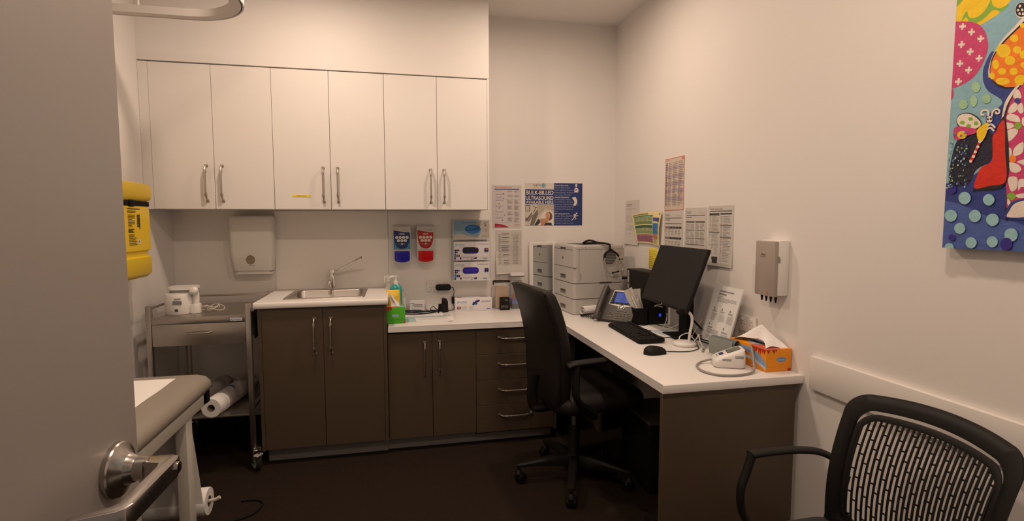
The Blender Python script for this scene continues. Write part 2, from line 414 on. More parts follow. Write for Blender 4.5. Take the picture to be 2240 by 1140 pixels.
o = MB().m(TAUPE).box(-.595, -.025, -1.852, -1.834, FLOOR, .6965, bev=.001, seg=1).build('desk_end_panel')
tag(o, 'brown laminate panel holding up the near end of the desk', 'panel')
o = MB().m(TAUPE).box(-.30, -.282, -.50, -.02, FLOOR, .6965).build('desk_support_panel')
tag(o, 'dark brown support panel under the desk corner', 'panel')
# ================================================================ trolley and what stands on it
t = thing('instrument_trolley', 'stainless steel trolley with one drawer, left of the sink', 'trolley', (-2.555, -.345, FLOOR))
ST = STEEL; hx, hy = .235, .245; Z = lambda z: z-FLOOR
for i, (sx, sy) in enumerate(((-1, -1), (1, -1), (-1, 1), (1, 1))):
    MB().m(ST).box(sx*hx-.0125, sx*hx+.0125, sy*hy-.0125, sy*hy+.0125, Z(.115), Z(.90), bev=.002).build('post', None, t)
MB().m(ST).box(-hx+.013, hx-.013, -hy-.010, hy+.010, Z(.822), Z(.836), bev=.002).box(-hx+.013, hx-.013, -hy-.012, -hy-.006, Z(.806), Z(.84), bev=.001).build('top_tray', None, t)
b = MB().m(ST).tube([(-hx, hy, Z(.885)), (hx, hy, Z(.885))], .006).tube([(-hx, -hy, Z(.885)), (-hx, hy, Z(.885))], .006).tube([(hx, -hy, Z(.885)), (hx, hy, Z(.885))], .006)
b.build('guard_rail', None, t)
b = MB().m(ST).box(-hx+.014, hx-.014, -hy-.010, -hy-.008, Z(.69), Z(.803), bev=.0008).m(mat('drawer_inside', (.2, .19, .18), .5, .6)).box(-hx+.02, hx-.02, -hy-.0075, hy-.02, Z(.695), Z(.80))
d = b.build('drawer', None, t)
MB().m(NICKEL).tube([(-.055, -hy-.010, Z(.757)), (-.05, -hy-.028, Z(.757)), (-.025, -hy-.036, Z(.757)), (.025, -hy-.036, Z(.757)), (.05, -hy-.028, Z(.757)), (.055, -hy-.010, Z(.757))], .0045, smooth=4).build('handle', None, d)
MB().m(ST).box(-hx+.013, hx-.013, -hy-.010, hy+.010, Z(.292), Z(.304), bev=.002).box(-hx+.013, hx-.013, hy, hy+.010, Z(.304), Z(.335)).build('lower_shelf', None, t)
MB().m(BLKM).box(hx+.0130, hx+.0180, -.20, .20, Z(.70), Z(.815)).build('side_shade_panel', None, t)  # thin black panel added to stand in for the shadow beside the drawer
MB().m(ST).tube([(-hx, hy, Z(.36)), (hx, hy, Z(.36))], .005).tube([(hx, -hy, Z(.36)), (hx, hy, Z(.36))], .005).build('shelf_rail', None, t)
TYRE = mat('black_rubber', (.02, .02, .02), .6); HUBM = mat('pale_green_wheel', (.42, .50, .40), .5)
for i, (sx, sy) in enumerate(((-1, -1), (1, -1), (-1, 1), (1, 1))):
    c = MB().m(CHROME).box(-.018, .018, -.012, .02, .105, .135, bev=.006).box(-.022, -.018, -.015, .022, .045, .125, bev=.001).box(.018, .022, -.015, .022, .045, .125, bev=.001).cyl((0, 0, .125), (0, 0, .14), .012)
    if sy < 0: c.m(GPL).box(-.045, .0, -.040, -.010, .098, .106, bev=.003, M=T(0, -.01, 0) @ R('Z', 30))
    cc = c.build('caster', None, t); cc.matrix_local = T(sx*hx+(.01 if sx > 0 else 0), sy*hy+.005, 0) @ R('Z', 35)
    MB().m(TYRE).lathe([(.036, -.012), (.046, -.012), (.050, -.006), (.050, .006), (.046, .012), (.036, .012)], 28, T(0, .010, .050) @ R('Y', 90), cap=False).build('tyre', None, cc)
    MB().m(HUBM).lathe([(.037, -.011), (.030, -.006), (.012, -.008), (.010, -.014), (0.001, -.014)], 24, T(0, .010, .050) @ R('Y', 90)).lathe([(.037, .011), (.030, .006), (.012, .008), (.010, .014), (0.001, .014)], 24, T(0, .010, .050) @ R('Y', 90)).build('hub', None, cc)
st = tag(MB().m(PAPER).box(-2.405, -2.350, -.6035, -.602, .811, .826).build('asset_sticker'), 'small white sticker with blue round emblem on trolley front', 'sticker')
Art().ell('2a4a90', -.018, 0, .0055).ell('e8e8e8', -.018, 0, .003).lines('6080b0', -.009, -.005, .024, .005, 2, 3).build(st, T(-2.3775, -.6036, .8185) @ BACK)

# nebuliser
t = thing('nebuliser', 'white compressor nebuliser with clipped handset on the steel trolley', 'nebuliser', (-2.700, -.44, .8365), 4)
MB().m(WPL).lathe([(.066, 0), (.070, .006), (.071, .05), (.069, .100), (.064, .108), (.02, .110)], 40).build('body', None, t, ang=50)
MB().m(mat('grey_lid', (.33, .33, .33), .3)).loft([[(x, y, z) for x, y in rrect(-.055*k, .075*k, .0, .11, .03)] for z, k in ((0, .96), (.112, 1), (.127, 1))]).build('rear_tank', None, t)
MB().m(WPL).loft([[(x, y, z) for x, y in rrect(-.062*k, .078*k, -.012, .118, .035)] for z, k in ((.126, 1), (.134, 1), (.140, .97))]).build('lid', None, t)
MB().m(WPL).prism(rrect(.045, .105, -.045, .02, .022), 0, .050, bev=.004).build('holder', None, t)
b = MB().m(WPL).tube([(.083, -.018, .045), (.084, -.018, .09), (.082, -.016, .115)], .017, n=16).lathe([(.018, 0), (.022, .008), (.022, .022), (.014, .030)], 20, T(.081, -.03, .118) @ R('X', 60))
b.build('handset', None, t, ang=50)
MB().m(mat('dark_socket', (.05, .05, .05), .5)).box(-.004, .010, -.0735, -.069, .018, .031).build('power_socket', None, t)
Art().rect('9a9a98', -.018, 0, .026, .020).lines('404040', -.016, .001, .024, .019, 4, 5).rect('b8b6b2', -.010, .026, .022, .034).lines('606060', -.009, .028, .020, .033, 1, 2).build(t, T(0.004, -.0722, .055) @ BACK, 'rating_label')
TUBE = mat('clear_tubing', (.55, .50, .42), .3)
b = MB().m(TUBE); rnd = random.Random(4); pts = []
for i in range(40):
    a = i*.52; r = .034+.010*math.sin(i*.37); pts.append((.145+.012*math.sin(i*.21)*2+r*math.cos(a), .02+r*math.sin(a)*.8, .006+.030*(.5+.5*math.sin(a+i*.15))))
b.tube([(.09, .01, .03)]+pts, .0028, n=6, smooth=3); b.build('air_tubing', None, t)

# paper rolls on the shelf
def couch_roll(lab, x, y, rz, L, rx):
    t = thing('couch_paper_roll', lab, 'paper roll', (x, y, .305), rz, 'spare rolls on the trolley shelf')
    b = MB().m(TISS).lathe([(.020, 0), (.050, 0), (.051, .003), (.051, L-.003), (.050, L), (.020, L)], 32, T(0, 0, .051) @ R('X', -90), cap=False)
    b.build('paper', None, t)
    MB().m(mat('cardboard', (.30, .24, .18), .8)).lathe([(.021, L-.002), (.0205, .001), (.018, .001), (.018, L)], 24, T(0, 0, .051) @ R('X', -90), cap=False).build('core', None, t)
    w = mat('plastic_wrap', (.34, .31, .28), .25)
    MB().m(w).lathe([(.0515, .10), (.0525, .102), (.0525, L-.01), (.0515, L)], 32, T(0, 0, .051) @ R('X', -90), cap=False).build('wrapper', None, t)
    a = MB().m(ink('1f5f9f')).grid(lambda u, v: (.0530*math.cos(math.radians(60+75*u)), .20+.022*v+.02*u, .051+.0530*math.sin(math.radians(60+75*u))), 10, 2); a.build('blue_band', None, t)
    return t
couch_roll('wrapped paper roll with white open end on trolley shelf', -2.510, -.625, -9, .46, 0)
couch_roll('second paper roll mostly hidden behind the couch corner', -2.640, -.585, -9, .42, 0)
# ================================================================ examination couch
t = thing('examination_couch', 'grey-brown vinyl examination couch behind the open door', 'couch', (0, 0, 0))
XR, XL, YE, YN = -2.318, -2.865, -1.125, -2.90
ring = lambda i, z: [(x, y, z) for x, y in rrect(XL+i, XR-i, YN+i, YE-i, max(.075-i, .02), 6)]
b = MB().m(VINYL).loft([ring(.03, .6225), ring(.008, .628), ring(0, .642), ring(.004, .660), ring(.016, .675), ring(.038, .685), ring(.07, .690), ring(.11, .692)])
b.build('mattress', None, t, ang=70)
cm = CREAM
b = MB().m(cm).box(XR-.045, XR-.015, YN+.02, YE-.09, .572, .622, bev=.003).box(XL+.02, XL+.05, YN+.02, YE-.09, .572, .622, bev=.003).box(XL+.02, XR-.015, YE-.12, YE-.09, .572, .622, bev=.003).box(XL+.02, XR-.015, YN+.02, YN+.05, .572, .622, bev=.003)
b.m(BLKM).box(XL+.06, XR-.05, YN+.06, YE-.035, .600, .6225).box(XR-.05, XR-.012, YE-.088, YE-.055, .574, .622)
b.build('frame', None, t)
for (x, y) in ((XR-.042, YE-.26), (XL+.045, YE-.26), (XR-.042, YN+.2), (XL+.045, YN+.2)):
    MB().m(cm).box(x-.020, x+.020, y-.030, y+.030, FLOOR, .572, bev=.003).build('leg', None, t)
b = MB().m(cm).box(XL+.045, XR-.042, YE-.275, YE-.245, .10, .14).box(XL+.045, XR-.042, YN+.185, YN+.215, .10, .14); b.build('stretcher', None, t)
# paper over the couch
b = MB().m(TISS).grid(lambda u, v: (XL+.03+(.402)*u, YN+.06+(YE-.115-YN-.06)*v, .6935+.0006*math.sin(40*v)), 4, 60, thick=.0008)
o = b.build('couch_paper_sheet'); tag(o, 'white paper sheet laid along the couch top', 'paper sheet')
# roll under the couch with its hanging paper
t = thing('under_couch_paper_roll', 'white paper roll on a rod under the couch, by its leg', 'paper roll', (-2.572, -1.265, .175))
MB().m(TISS).lathe([(.022, -.25), (.054, -.25), (.055, -.247), (.055, .247), (.054, .25), (.022, .25)], 32, R('Y', 90), cap=False).build('paper', None, t)
MB().m(CREAM).tube([(-.26, 0, 0), (.25, 0, 0), (.275, 0, .004), (.290, 0, .012)], .0075, n=12).build('rod', None, t)
MB().m(CREAM).box(-.268, -.262, -.012, .012, -.02, .42, bev=.001).build('hanger', None, t)
b = MB().m(TISS).grid(lambda u, v: (-.245+.49*u*(1-.06*v)+.005*v, -.054-.03*v+.012*math.sin(9*u)*v*(1-v)*2, .02+.38*v), 24, 20, thick=.0006)
b.build('hanging_paper', None, t)
t = MB().m(BLKM).tube([(-2.30, -.92, FLOOR+.006), (-2.22, -.93, FLOOR+.006), (-2.19, -.98, FLOOR+.006), (-2.22, -1.06, FLOOR+.006), (-2.30, -1.10, FLOOR+.006)], .004, smooth=5).build('floor_cable')
tag(t, 'thin black cord loop lying on the carpet beside the couch', 'cord')

# ================================================================ sharps container on the left wall
t = thing('sharps_container', 'yellow sharps container strapped to the left wall', 'sharps container', (-2.882, -.77, 1.06))
pf = lambda r, z, d=.122, hy=.16: [(x, y, z) for x, y in rrect(0.012+r*.3, .012+d-r, -hy+r, hy-r, .022, 4)]
b = MB().m(YEL).loft([pf(.016, 0), pf(.006, .012), pf(0, .020), pf(0, .098), pf(.010, .104), pf(.010, .128), pf(0, .134), pf(0, .330), pf(.006, .340), pf(.008, .375)])
b.build('body', None, t, ang=50)
b = MB().m(YEL).loft([pf(.006, .372), pf(-.004, .378), pf(-.010, .392), pf(-.010, .430), pf(-.004, .452), pf(.014, .460), pf(.03, .463)]); b.build('lid', None, t, ang=50)
MB().m(BLKM).box(.010, .130, -.158, .157, .346, .371, bev=.003).m(BLK).box(.128, .136, -.050, -.006, .343, .375, bev=.003).build('strap', None, t)
MB().m(BLKM).box(.0, .012, -.12, .12, .30, .40).build('wall_bracket', None, t)
k = '2c2604'
a = Art().rect(k, -.058, .135, .062, .139).lines(k, -.058, .118, .02, .130, 2, 1, .5, .1)
a.lines(k, -.056, .05, .012, .112, 9, 3, .45).lines(k, .03, .05, .060, .112, 8, 6, .8).rect(k, .052, .04, .058, .112).lines(k, -.056, .025, .0, .045, 3, 8, .7).lines(k, -.056, -.035, .02, .020, 7, 9, .45)
a.rect('e8e4da', .030, -.030, .056, -.008).ell('888888', .043, -.018, .006)
a.text(k, 'Sharps', -.056, .03, .011); a.build(t, T(.1348, -.02, .195) @ LEFT, 'printed_label')

# ================================================================ things on the back wall under the cabinets
t = thing('hand_towel_dispenser', 'white hand towel dispenser mounted left of the splashback', 'dispenser', (-2.415, 0, 1.002))
pr_ = lambda hx, d, z: [(x, -y, z) for x, y in rrect(-hx, hx, 0, d, .025, 5)]
MB().m(WPL).loft([pr_(.108, .085, .022), pr_(.112, .095, .03), pr_(.124, .108, .15), pr_(.126, .110, .345), pr_(.122, .100, .36), pr_(.11, .08, .366)]).build('cover', None, t, ang=50)
MB().m(WPL).loft([pr_(.098, .060, 0), pr_(.108, .080, .004), pr_(.110, .084, .018)]).build('outlet_tray', None, t)
MB().m(TISS).box(-.09, .09, -.080, -.02, .010, .0215).build('paper_towels', None, t)
a = Art().ell('6f6252', 0, 0, .0245, .028).ell('9c8a74', 0, -.001, .0215, .025).rect('7a6a56', -.019, -.016, .019, -.0145); a.build(t, T(-.008, -.1035, .095) @ R('X', 6.2) @ BACK, 'level_window')
Art().text('5a5a5a', 'TORK EXPRESS', 0, 0, .0042, .036, al='C').build(t, T(-.004, -.0995, .058) @ R('X', 6.2) @ BACK, 'brand_print')
def soap(lab, x, body, flap, side):
    t = thing('soap_dispenser', lab, 'soap dispenser', (x, -.007, 1.062), 0, 'hand soap dispensers')
    gm = mat('dispenser_body', (.55, .56, .55), .25)
    rg = lambda hx, d, z: [(xx, -y, z) for xx, y in rrect(-hx, hx, 0, d, .012, 4)]
    MB().m(gm).loft([rg(.058, .055, .022), rg(.059, .088, .030), rg(.059, .092, .10), rg(.058, .085, .20), rg(.056, .065, .240), rg(.054, .05, .246)]).build('housing', None, t, ang=50)
    fm = mat('flap_'+flap, flap, .3)
    MB().m(fm).loft([[(xx*s, -.090-(dd-.044)*math.cos(xx/.05*1.3), z+(-.010*math.cos(xx/.05*1.4) if zi == 0 else 0)) for xx in [(-.048+.096*i/10) for i in range(11)]]+[(.048*s, -.06, z), (-.048*s, -.06, z)] for zi, (z, s, dd) in enumerate(((.012, .92, .050), (.02, 1, .056), (.075, 1.02, .058)))]).build('push_flap', None, t, ang=60)
    a = Art()
    a.poly('c8c5be', [(-.056, .075), (.056, .075), (.056, -.075), (-.056, -.075)])
    a.poly(side, [(-.054, .040), (.054, .030), (.054, -.072), (-.054, -.072)])
    P = [(-.052, .053)] + [(-.052+.104*i/8, .053-.014*math.sin(i/8*PI/2)) for i in range(1, 9)]
    P += [(.052*math.cos(q*PI/24)**.7 if q < 12 else 0, .030-.098*math.sin(q*PI/24)) for q in range(1, 12)] + [(0, -.068)] + [(-.052*math.cos(q*PI/24)**.7, .030-.098*math.sin(q*PI/24)) for q in range(11, 0, -1)]
    a.poly(body, P)
    for j in range(4): a.ell('d8d4cc', -.033+.022*j, .006, .0096)
    for j in range(3): a.ell('d8d4cc', -.022+.022*j, -.0145, .0096)
    for j in range(4): a.ell('a4a2a6', -.033+.022*j, .006, .0032)
    for j in range(3): a.ell('a4a2a6', -.022+.022*j, -.0145, .0032)
    a.lines('d0ccc4', -.016, .023, .018, .034, 2, 3, .5, .1).ell('a8a8a8', 0, -.036, .007).lines('b0b0b8', -.026, -.040, .026, -.034, 2, 5, .3)
    a.ell('c03020', -.0, .0535, .004, .002).lines('606068', .006, .051, .046, .056, 1, 7, .6, .1)
    a.build(t, T(0, -.0895, .158) @ R('X', -3) @ BACK, 'front_label')
    return t
soap('soap dispenser with navy label and blue push flap', -1.512, '12245c', '2018a0', '2f7fa0')
soap('soap dispenser with red label and red push flap', -1.360, '9c0c12', 'c00408', 'b8bcb4')

# glove holder and its three boxes
t = thing('glove_box_holder', 'clear acrylic wall holder carrying three glove boxes', 'holder', (-1.057, -.007, .930))
b = MB().m(ACR).box(-.130, .130, -.003, 0, 0, .412).box(-.130, -.127, -.105, -.003, 0, .412).box(.127, .130, -.105, -.003, 0, .412).box(-.127, .127, -.105, -.003, 0, .003)
for z in (.001, .137, .273): b.box(-.127, .127, -.105, -.102, z, z+.012)
b.box(-.130, .130, -.105, -.003, .409, .412); b.build('casing', None, t)
def glove(lab, loc, kind, sz, rz=0, grp='glove boxes in the holder', dims=(.240, .090, .124)):
    t = thing('glove_box', lab, 'glove box', loc, rz, grp)
    w_, d_, h_ = dims
    MB().m(mat('carton_white', (.74, .72, .74), .55)).box(-w_/2, w_/2, -d_/2, d_/2, 0, h_, bev=.001).build('carton', None, t)
    a = Art(); hw, hh = w_/2-.001, h_/2-.001
    if kind == 'S':
        a.rect('b9b1a8', -hw, -hh, hw, hh).poly('7d9cb4', [(-hw, hh)]+[(-.0+.05*0, hh)]+[(p.x, p.y) for p in crom([(.03, hh, 0), (.052, .03, 0), (.062, 0, 0), (.052, -.038, 0), (.025, -.046, 0), (-.03, -.038, 0), (-.075, -.026, 0), (-hw, -.034, 0)], 5)])
        a.ell('10366a', .008, .004, .052, .029, 32).ell('2a74b8', .008, .003, .049, .026, 32).poly('123c74', [(-.04, .0), (0, .0), (.048, .018), (.052, .01), (.0, -.006), (-.04, -.005)])
        a.ell('c89030', .032, .034, .005).lines('4a6c90', -.07, .043, .028, .050, 1, 3, .7, .1)
        a.text('4c4a4c', 'S', .085, .026, .024, bold=.01).lines('6a6868', .088, .016, .102, .021, 1, 4).ell('a0a09c', .095, -.005, .007, .012).lines('6a6868', .068, -.045, .105, -.040, 1, 5, .8, .1)
    else:
        nb = '28206a'
        a.text('78a6c4', 'gloveon', -.112, .036, .014, .062, bold=.006).text('b04050', 'o', -.061, .036, .0085).text('8a5a60', 'EVOLVE', -.080, .025, .005, .032).lines('8a7a9a', .035, .036, .115, .050, 2, 2, .3, .1)
        oc = '0c0a24' if kind == 'M' else '2418a4'
        a.poly('201a60', [(x, y) for x, y in rrect(-.063, .047, -.019, .025, .021, 6)]).poly(oc, [(x, y) for x, y in rrect(-.061, .045, -.017, .023, .019, 6)])
        if kind == 'M': a.poly('1a1488', [(-.05, -.014), (.03, -.0155), (.035, -.006), (-.03, -.008)]).rect('c8a070', .022, .018, .034, .022)
        else: a.poly('3a30c4', [(-.05, .008), (.03, .012), (.035, .004), (-.03, .0)])
        for q in ((-.110, .004, .006), (-.098, .004, .006), (-.087, .004, .005), (-.110, -.008, .006), (-.099, -.009, .005), (-.110, -.022, .006), (-.110, -.036, .006)): a.ell(nb, *q)
        a.poly('3d82b8', [(-.117, -.046), (-.106, -.046), (-.106, -.02), (-.117, -.02)]).rect('7a3038' if kind == 'M' else nb, -.102, -.040, -.080, -.024).text('d8c8c8', kind, -.091, -.036, .009, al='C', bold=.01).ell(nb, -.112, -.052, .006, .008).ell(nb, -.075, -.050, .006, .008)
        a.lines('9a98a0', -.06, -.048, .030, -.040, 2, 6, .35).ell(nb, .022, -.052, .011, .004).ell(nb, .028, -.048, .007, .006).ell(nb, .0, -.056, .006, .003).lines('5a58a0', .075, -.054, .105, -.048, 1, 4, .7, .1)
        a.poly(nb, [(.086, .018), (.112, .018), (.114, -.004), (.106, -.012), (.100, -.004), (.094, -.012), (.084, -.006)]).text('e0c8d0' if kind == 'M' else '8fb0d8', kind, .100, .004, .010, al='C', bold=.01)
        if kind == 'M': a.rect('8a2c34', .090, .002, .112, .018).text('e8d8d8', 'M', .101, .0055, .009, al='C', bold=.01)
    a.build(t, T(0, -d_/2, h_/2) @ BACK, 'front_print'); return t
glove('blue-and-white glove box marked S, topmost in the holder', (-1.057, -.057, 1.211), 'S', 'S')
glove('white glove box with dark oval opening marked M, middle of holder', (-1.057, -.057, 1.071), 'M', 'M')
glove('white glove box with bright blue opening, lowest in the holder', (-1.057, -.057, .936), 'L', 'L')
g = thing('glove_box', 'closed white glove box lying on the back worktop', 'glove box', (-1.048, -.070, .7305), -1)
MB().m(mat('carton_white', (.74, .72, .74), .55)).box(-.124, .124, -.045, .045, 0, .085, bev=.001).build('carton', None, g)
nb = '28206a'
a = Art().text('78a6c4', 'gloveon', -.112, .014, .014, .066, bold=.012).text('b04050', 'o', -.057, .014, .0085).text('8a5a60', 'EVOLVE', -.082, .004, .005, .032)
a.rect('7a3038', -.112, -.030, -.086, -.012).text('e0d0d0', 'M', -.099, -.026, .011, al='C', bold=.012).lines('a09aa0', -.078, -.035, -.045, -.01, 4, 3, .25).lines('a09aa0', -.03, -.035, .0, -.01, 4, 5, .25).lines('7a6a90', .05, .012, .115, .026, 3, 2, .35, .1).lines('5a6ab0', .088, -.034, .115, -.028, 1, 2, .8, .1)
for q in ((-.002, .002, .008, .007), (.010, .010, .010, .008), (.022, .020, .012, .008), (.034, .026, .008, .006), (.020, .004, .006, .005), (.0, .014, .006, .005)): a.ell(nb, *q)
a.ell('5aa0d0', .012, .000, .006, .005)
a.build(g, T(0, -.045, .0425) @ BACK, 'front_print')
a = Art().ell(nb, -.09, .02, .02, .012).ell(nb, .07, .03, .02, .010).ell('3d82b8', .095, .02, .012, .01).build(g, T(0, 0, .085), 'top_print')

# wall outlets
def gpo(lab, loc, M):
    t = thing('power_outlet', lab, 'power outlet', loc)
    o = MB().m(WPL).prism(rrect(-.058, .058, -.0365, .0365, .004, 3), 0, .009, bev=.002).build('faceplate', None, t, M)
    a = Art()
    for s in (-1, 1):
        for dx, dy, an in ((-.009, -.004, 30), (.009, -.004, -30), (0, -.020, 0)):
            c, sn = math.cos(math.radians(an)), math.sin(math.radians(an))
            q = [(-.0011, -.0042), (.0011, -.0042), (.0011, .0042), (-.0011, .0042)]
            a.poly('2a2624', [(s*.028+dx+x*c-y*sn, dy+x*sn+y*c) for x, y in q])
    a.build(t, M @ T(0, 0, .0088), 'sockets')
    for s in (-1, 1): MB().m(WPL).box(s*.032-.0065, s*.032+.0065, .013, .027, .009, .014, bev=.002).build('switch', None, t, M)
    return t
gpo('double power outlet on the back wall behind the black adaptor', (-1.296, -.006, .890), BACK)
gpo('double power outlet on the right wall above the tissue box', (0, -1.524, .868), RIGHT)
ad = thing('power_adaptor', 'black plug-in power adaptor in the back wall outlet', 'adaptor', (-1.245, -.018, .884))
MB().m(BLK).prism(rrect(-.050, .052, -.019, .021, .016, 5), 0, .034, bev=.004, M=BACK).m(BLK).box(-.02, .02, -.002, .018, -.012, .012).build('body', None, ad)
b = MB().m(BLK).tube([(.052, -.015, .0), (.066, -.015, -.004), (.074, -.018, -.03), (.068, -.02, -.062)], .0025, smooth=5).box(.056, .078, -.030, -.012, -.112, -.064, bev=.004)
b.tube([(.066, -.02, -.112), (.072, -.03, -.135), (.06, -.06, -.1475), (.03, -.07, -.1495)], .0022, smooth=5)
b.build('cable', None, ad)
# charging cradle
t = thing('charging_cradle', 'black desktop charging cradle beside the glove box', 'charger', (-1.252, -.112, .7305), 10)
rg = lambda r, z, k=1: [(x, y, z) for x, y in ell(0, 0, r, r*.75, 24)]
b = MB().m(BLK).loft([rg(.036, 0), rg(.036, .008), rg(.032, .04), rg(.033, .052), rg(.027, .052), rg(.025, .012)], cap=True)
b.prism([(-.024, .0), (.016, .0), (.020, .03), (.018, .07), (.008, .088), (-.008, .094), (-.020, .088)], -.006, .020, M=T(.012, .006, .0) @ R('X', 90), bev=.004)
b.build('body', None, t, ang=50)
# small carton, papers and cable loop
t = thing('medicine_carton', 'small white printed carton standing against the splashback', 'carton', (-1.420, -.045, .7305), 0)
MB().m(PAPER).box(-.049, .049, -.018, .018, 0, .074, bev=.0008).build('carton', None, t)
Art().lines('3a3030', -.044, .018, -.018, .022, 1, 3, .8, 0).lines('8a5a58', -.030, .004, .034, .012, 1, 7, .8, 0).lines('8a6a6a', -.02, -.006, .04, .0, 1, 5).lines('9a9080', -.03, -.03, .03, -.02, 2, 6).build(t, T(0, -.018, .037) @ BACK, 'front_print')
o = tag(MB().m(PAPER).box(-.13, .13, -.085, .085, 0, .007, M=T(-1.395, -.150, .7303) @ R('Z', 3)).build('booklet_stack'), 'stack of blue-and-white printed booklets under the cable loop', 'booklets')
Art().rect('4a78a8', -.10, .0, .12, .080).ell('8fa8c0', -.03, .035, .04, .025).poly('c89060', [(.0, .02), (.03, .02), (.025, .06)]).rect('d8d8d8', -.12, -.075, .06, -.005).rect('2a2a2a', .100, -.05, .112, .02).rect('3a3a78', .07, -.0, .09, .07).build(o, T(-1.395, -.150, .7374) @ R('Z', 3), 'cover_print')
pts = [(-1.49+.0, -.16, .742)] + [(-1.43+.085*math.cos(a*.52)*(1+.04*a), -.155+.032*math.sin(a*.52)*(1+.05*a), .743+.003*math.sin(a*1.7)) for a in range(0, 26)] + [(-1.335, -.10, .745), (-1.315, -.09, .765), (-1.295, -.08, .745), (-1.275, -.095, .742)]
o = tag(MB().m(BLK).tube(pts, .0026, n=6, smooth=4).build('coiled_cable'), 'thin black cable coiled on the booklets', 'cable')
o = tag(MB().m(PAPER).box(-.155, .155, -.085, .085, 0, .0012, M=T(-1.360, -.335, .7302) @ R('Z', 2)).build('loose_form'), 'loose white form with blue line at front of the worktop', 'paper')
Art().rect('88b0c0', -.15, .058, .145, .080).rect('4a76c0', -.075, .040, .115, .047).rect('a8c4c8', -.155, -.085, -.08, .055).lines('9a9aa0', -.06, -.05, .12, .02, 4, 3, .15).build(o, T(-1.360, -.335, .7314) @ R('Z', 2))
o = tag(MB().m(mat('slot_metal', (.25, .22, .2), .4)).prism(rrect(-.014, .014, -.003, .003, .003), 0, .0015, M=T(-1.236, -.455, .7302)).build('cable_clip'), 'tiny grey clip lying on the worktop front', 'clip')

# tissue boxes
def tissue_box(lab, loc, rz, L, W, H, top, face, flower, kind):
    t = thing('tissue_box', lab, 'tissue box', loc, rz)
    MB().m(mat('carton_'+face, face, .5)).box(-L/2, L/2, -W/2, W/2, 0, H, bev=.0012).build('carton', None, t)
    return t
t = tissue_box('green tissue box with red flowers beside the raised benchtop', (-1.562, -.400, .7305), 2, .113, .113, .096, '', '4cb01c', '', 0)
a = Art().poly('3f9c18', [(-.0565, -.048), (.0565, -.048), (.0565, -.018), (-.0565, -.018)]).ell('c8d4dc', 0, 0, .020, .009).ell('6f94b8', 0, 0, .018, .0075).text('e8f0f8', 'Kleenex', 0, -.0022, .0055, .028, al='C').rect('c02a1c', .046, -.048, .056, -.036)
for q in ((-.05, .042, .014, .010), (-.035, .046, .014, .006), (-.042, .036, .006, .012), (-.025, .042, .006, .010)): a.ell('b03018', *q)
a.build(t, T(0, -.0565, .048) @ BACK, 'front_print')
a = Art().ell('c05028', -.02, -.035, .035, .02).ell('d8a020', -.04, .01, .018, .03).ell('88b0d8', .035, -.02, .02, .03).rect('d88a18', -.055, .045, .056, .056).ell('e8e8e8', 0, 0, .028, .018).build(t, T(0, 0, .0963), 'top_print')
b = MB().m(TISS).grid(lambda u, v: ((u-.5)*.055*(1-.55*v)+.006*math.sin(v*5)-.012*v, .012*math.sin(u*7+v*2)*(1-v*.4), .09+.066*v+.012*math.sin(u*4)*v), 12, 10, thick=.001); b.build('tissue', None, t, ang=80)

t = tissue_box('orange tissue box at the near end of the desk', (-.0625, -1.681, .7305), 0, .115, .235, .090, '', 'ee9410', '', 0)
a = Art().ell('7fa4c8', .012, .003, .022, .0105, 28).ell('5f8ab8', .012, .003, .020, .0088, 28).text('dce8f4', 'Kleenex', .012, .000, .006, .033, al='C').rect('d07808', -.0575, -.0245, .0575, -.0240).rect('b01c14', .046, -.044, .056, -.034).poly('b01c14', [(.040, -.040), (.05, -.044), (.05, -.034), (.044, -.034)])
for q in ([(-.056, .044), (-.040, .044), (-.050, .028)], [(-.034, .044), (-.020, .044), (-.022, .026), (-.026, .032)], [(-.020, .044), (-.010, .044), (-.012, .034)]): a.poly('a81010', q)
a.build(t, T(0, -.1175, .045) @ BACK, 'end_print')
a = Art().poly('86a6cc', [(p.x, p.y) for p in crom([(-.117, .012, 0), (-.05, .020, 0), (.02, .010, 0), (.07, -.012, 0), (.117, -.030, 0), (.117, -.012, 0), (.09, .01, 0), (.05, .028, 0), (.0, .034, 0), (-.08, .03, 0), (-.117, .03, 0)], 3, True)])
a.poly('c4ccd8', [(-.117, -.016), (.02, -.014), (.06, -.022), (.116, -.036), (.116, -.026), (.03, -.002), (-.117, .0)])
for i in range(8):
    x0 = .018+i*.012; a.poly('b81414', [(x0, .044), (x0+.014, .044), (x0+.006-.004*(i % 2), .044-[.020, .028, .030, .022, .026, .034, .020, .024][i])])
a.text('3a4a70', 'VELVET', -.055, .0, .020, .075).lines('e8d8b8', .01, -.038, .05, -.034, 1, 3, .6)
a.build(t, T(-.0575, 0, .045) @ RIGHT, 'side_print')
a = Art().ell('a4bcdc', .01, -.01, .045, .09, 32).poly('c85a50', [(-.057, -.117), (-.057, -.02), (-.03, -.015), (.0, -.04), (.015, -.09), (.008, -.117)]).ell('d8a850', -.03, -.07, .008).ell('1a1a1a', 0, .0, .014, .05)
a.build(t, T(0, 0, .0903), 'top_print')
def tf(u, v):
    a = (u-.5)*2
    return (.052*(v-.5)*2*(.35+.65*abs(a)) + .012*math.sin(5*u), .095*a-.01+.01*math.sin(v*4), .0915+.060*(1-abs(a)**1.1)*(1-.75*abs(2*v-1)**1.5)+.012*math.sin(9*u+5*v)*.5+ .01*(1-abs(a)))
MB().m(TISS).grid(tf, 22, 14, thick=.001).build('tissue', None, t, ang=80)

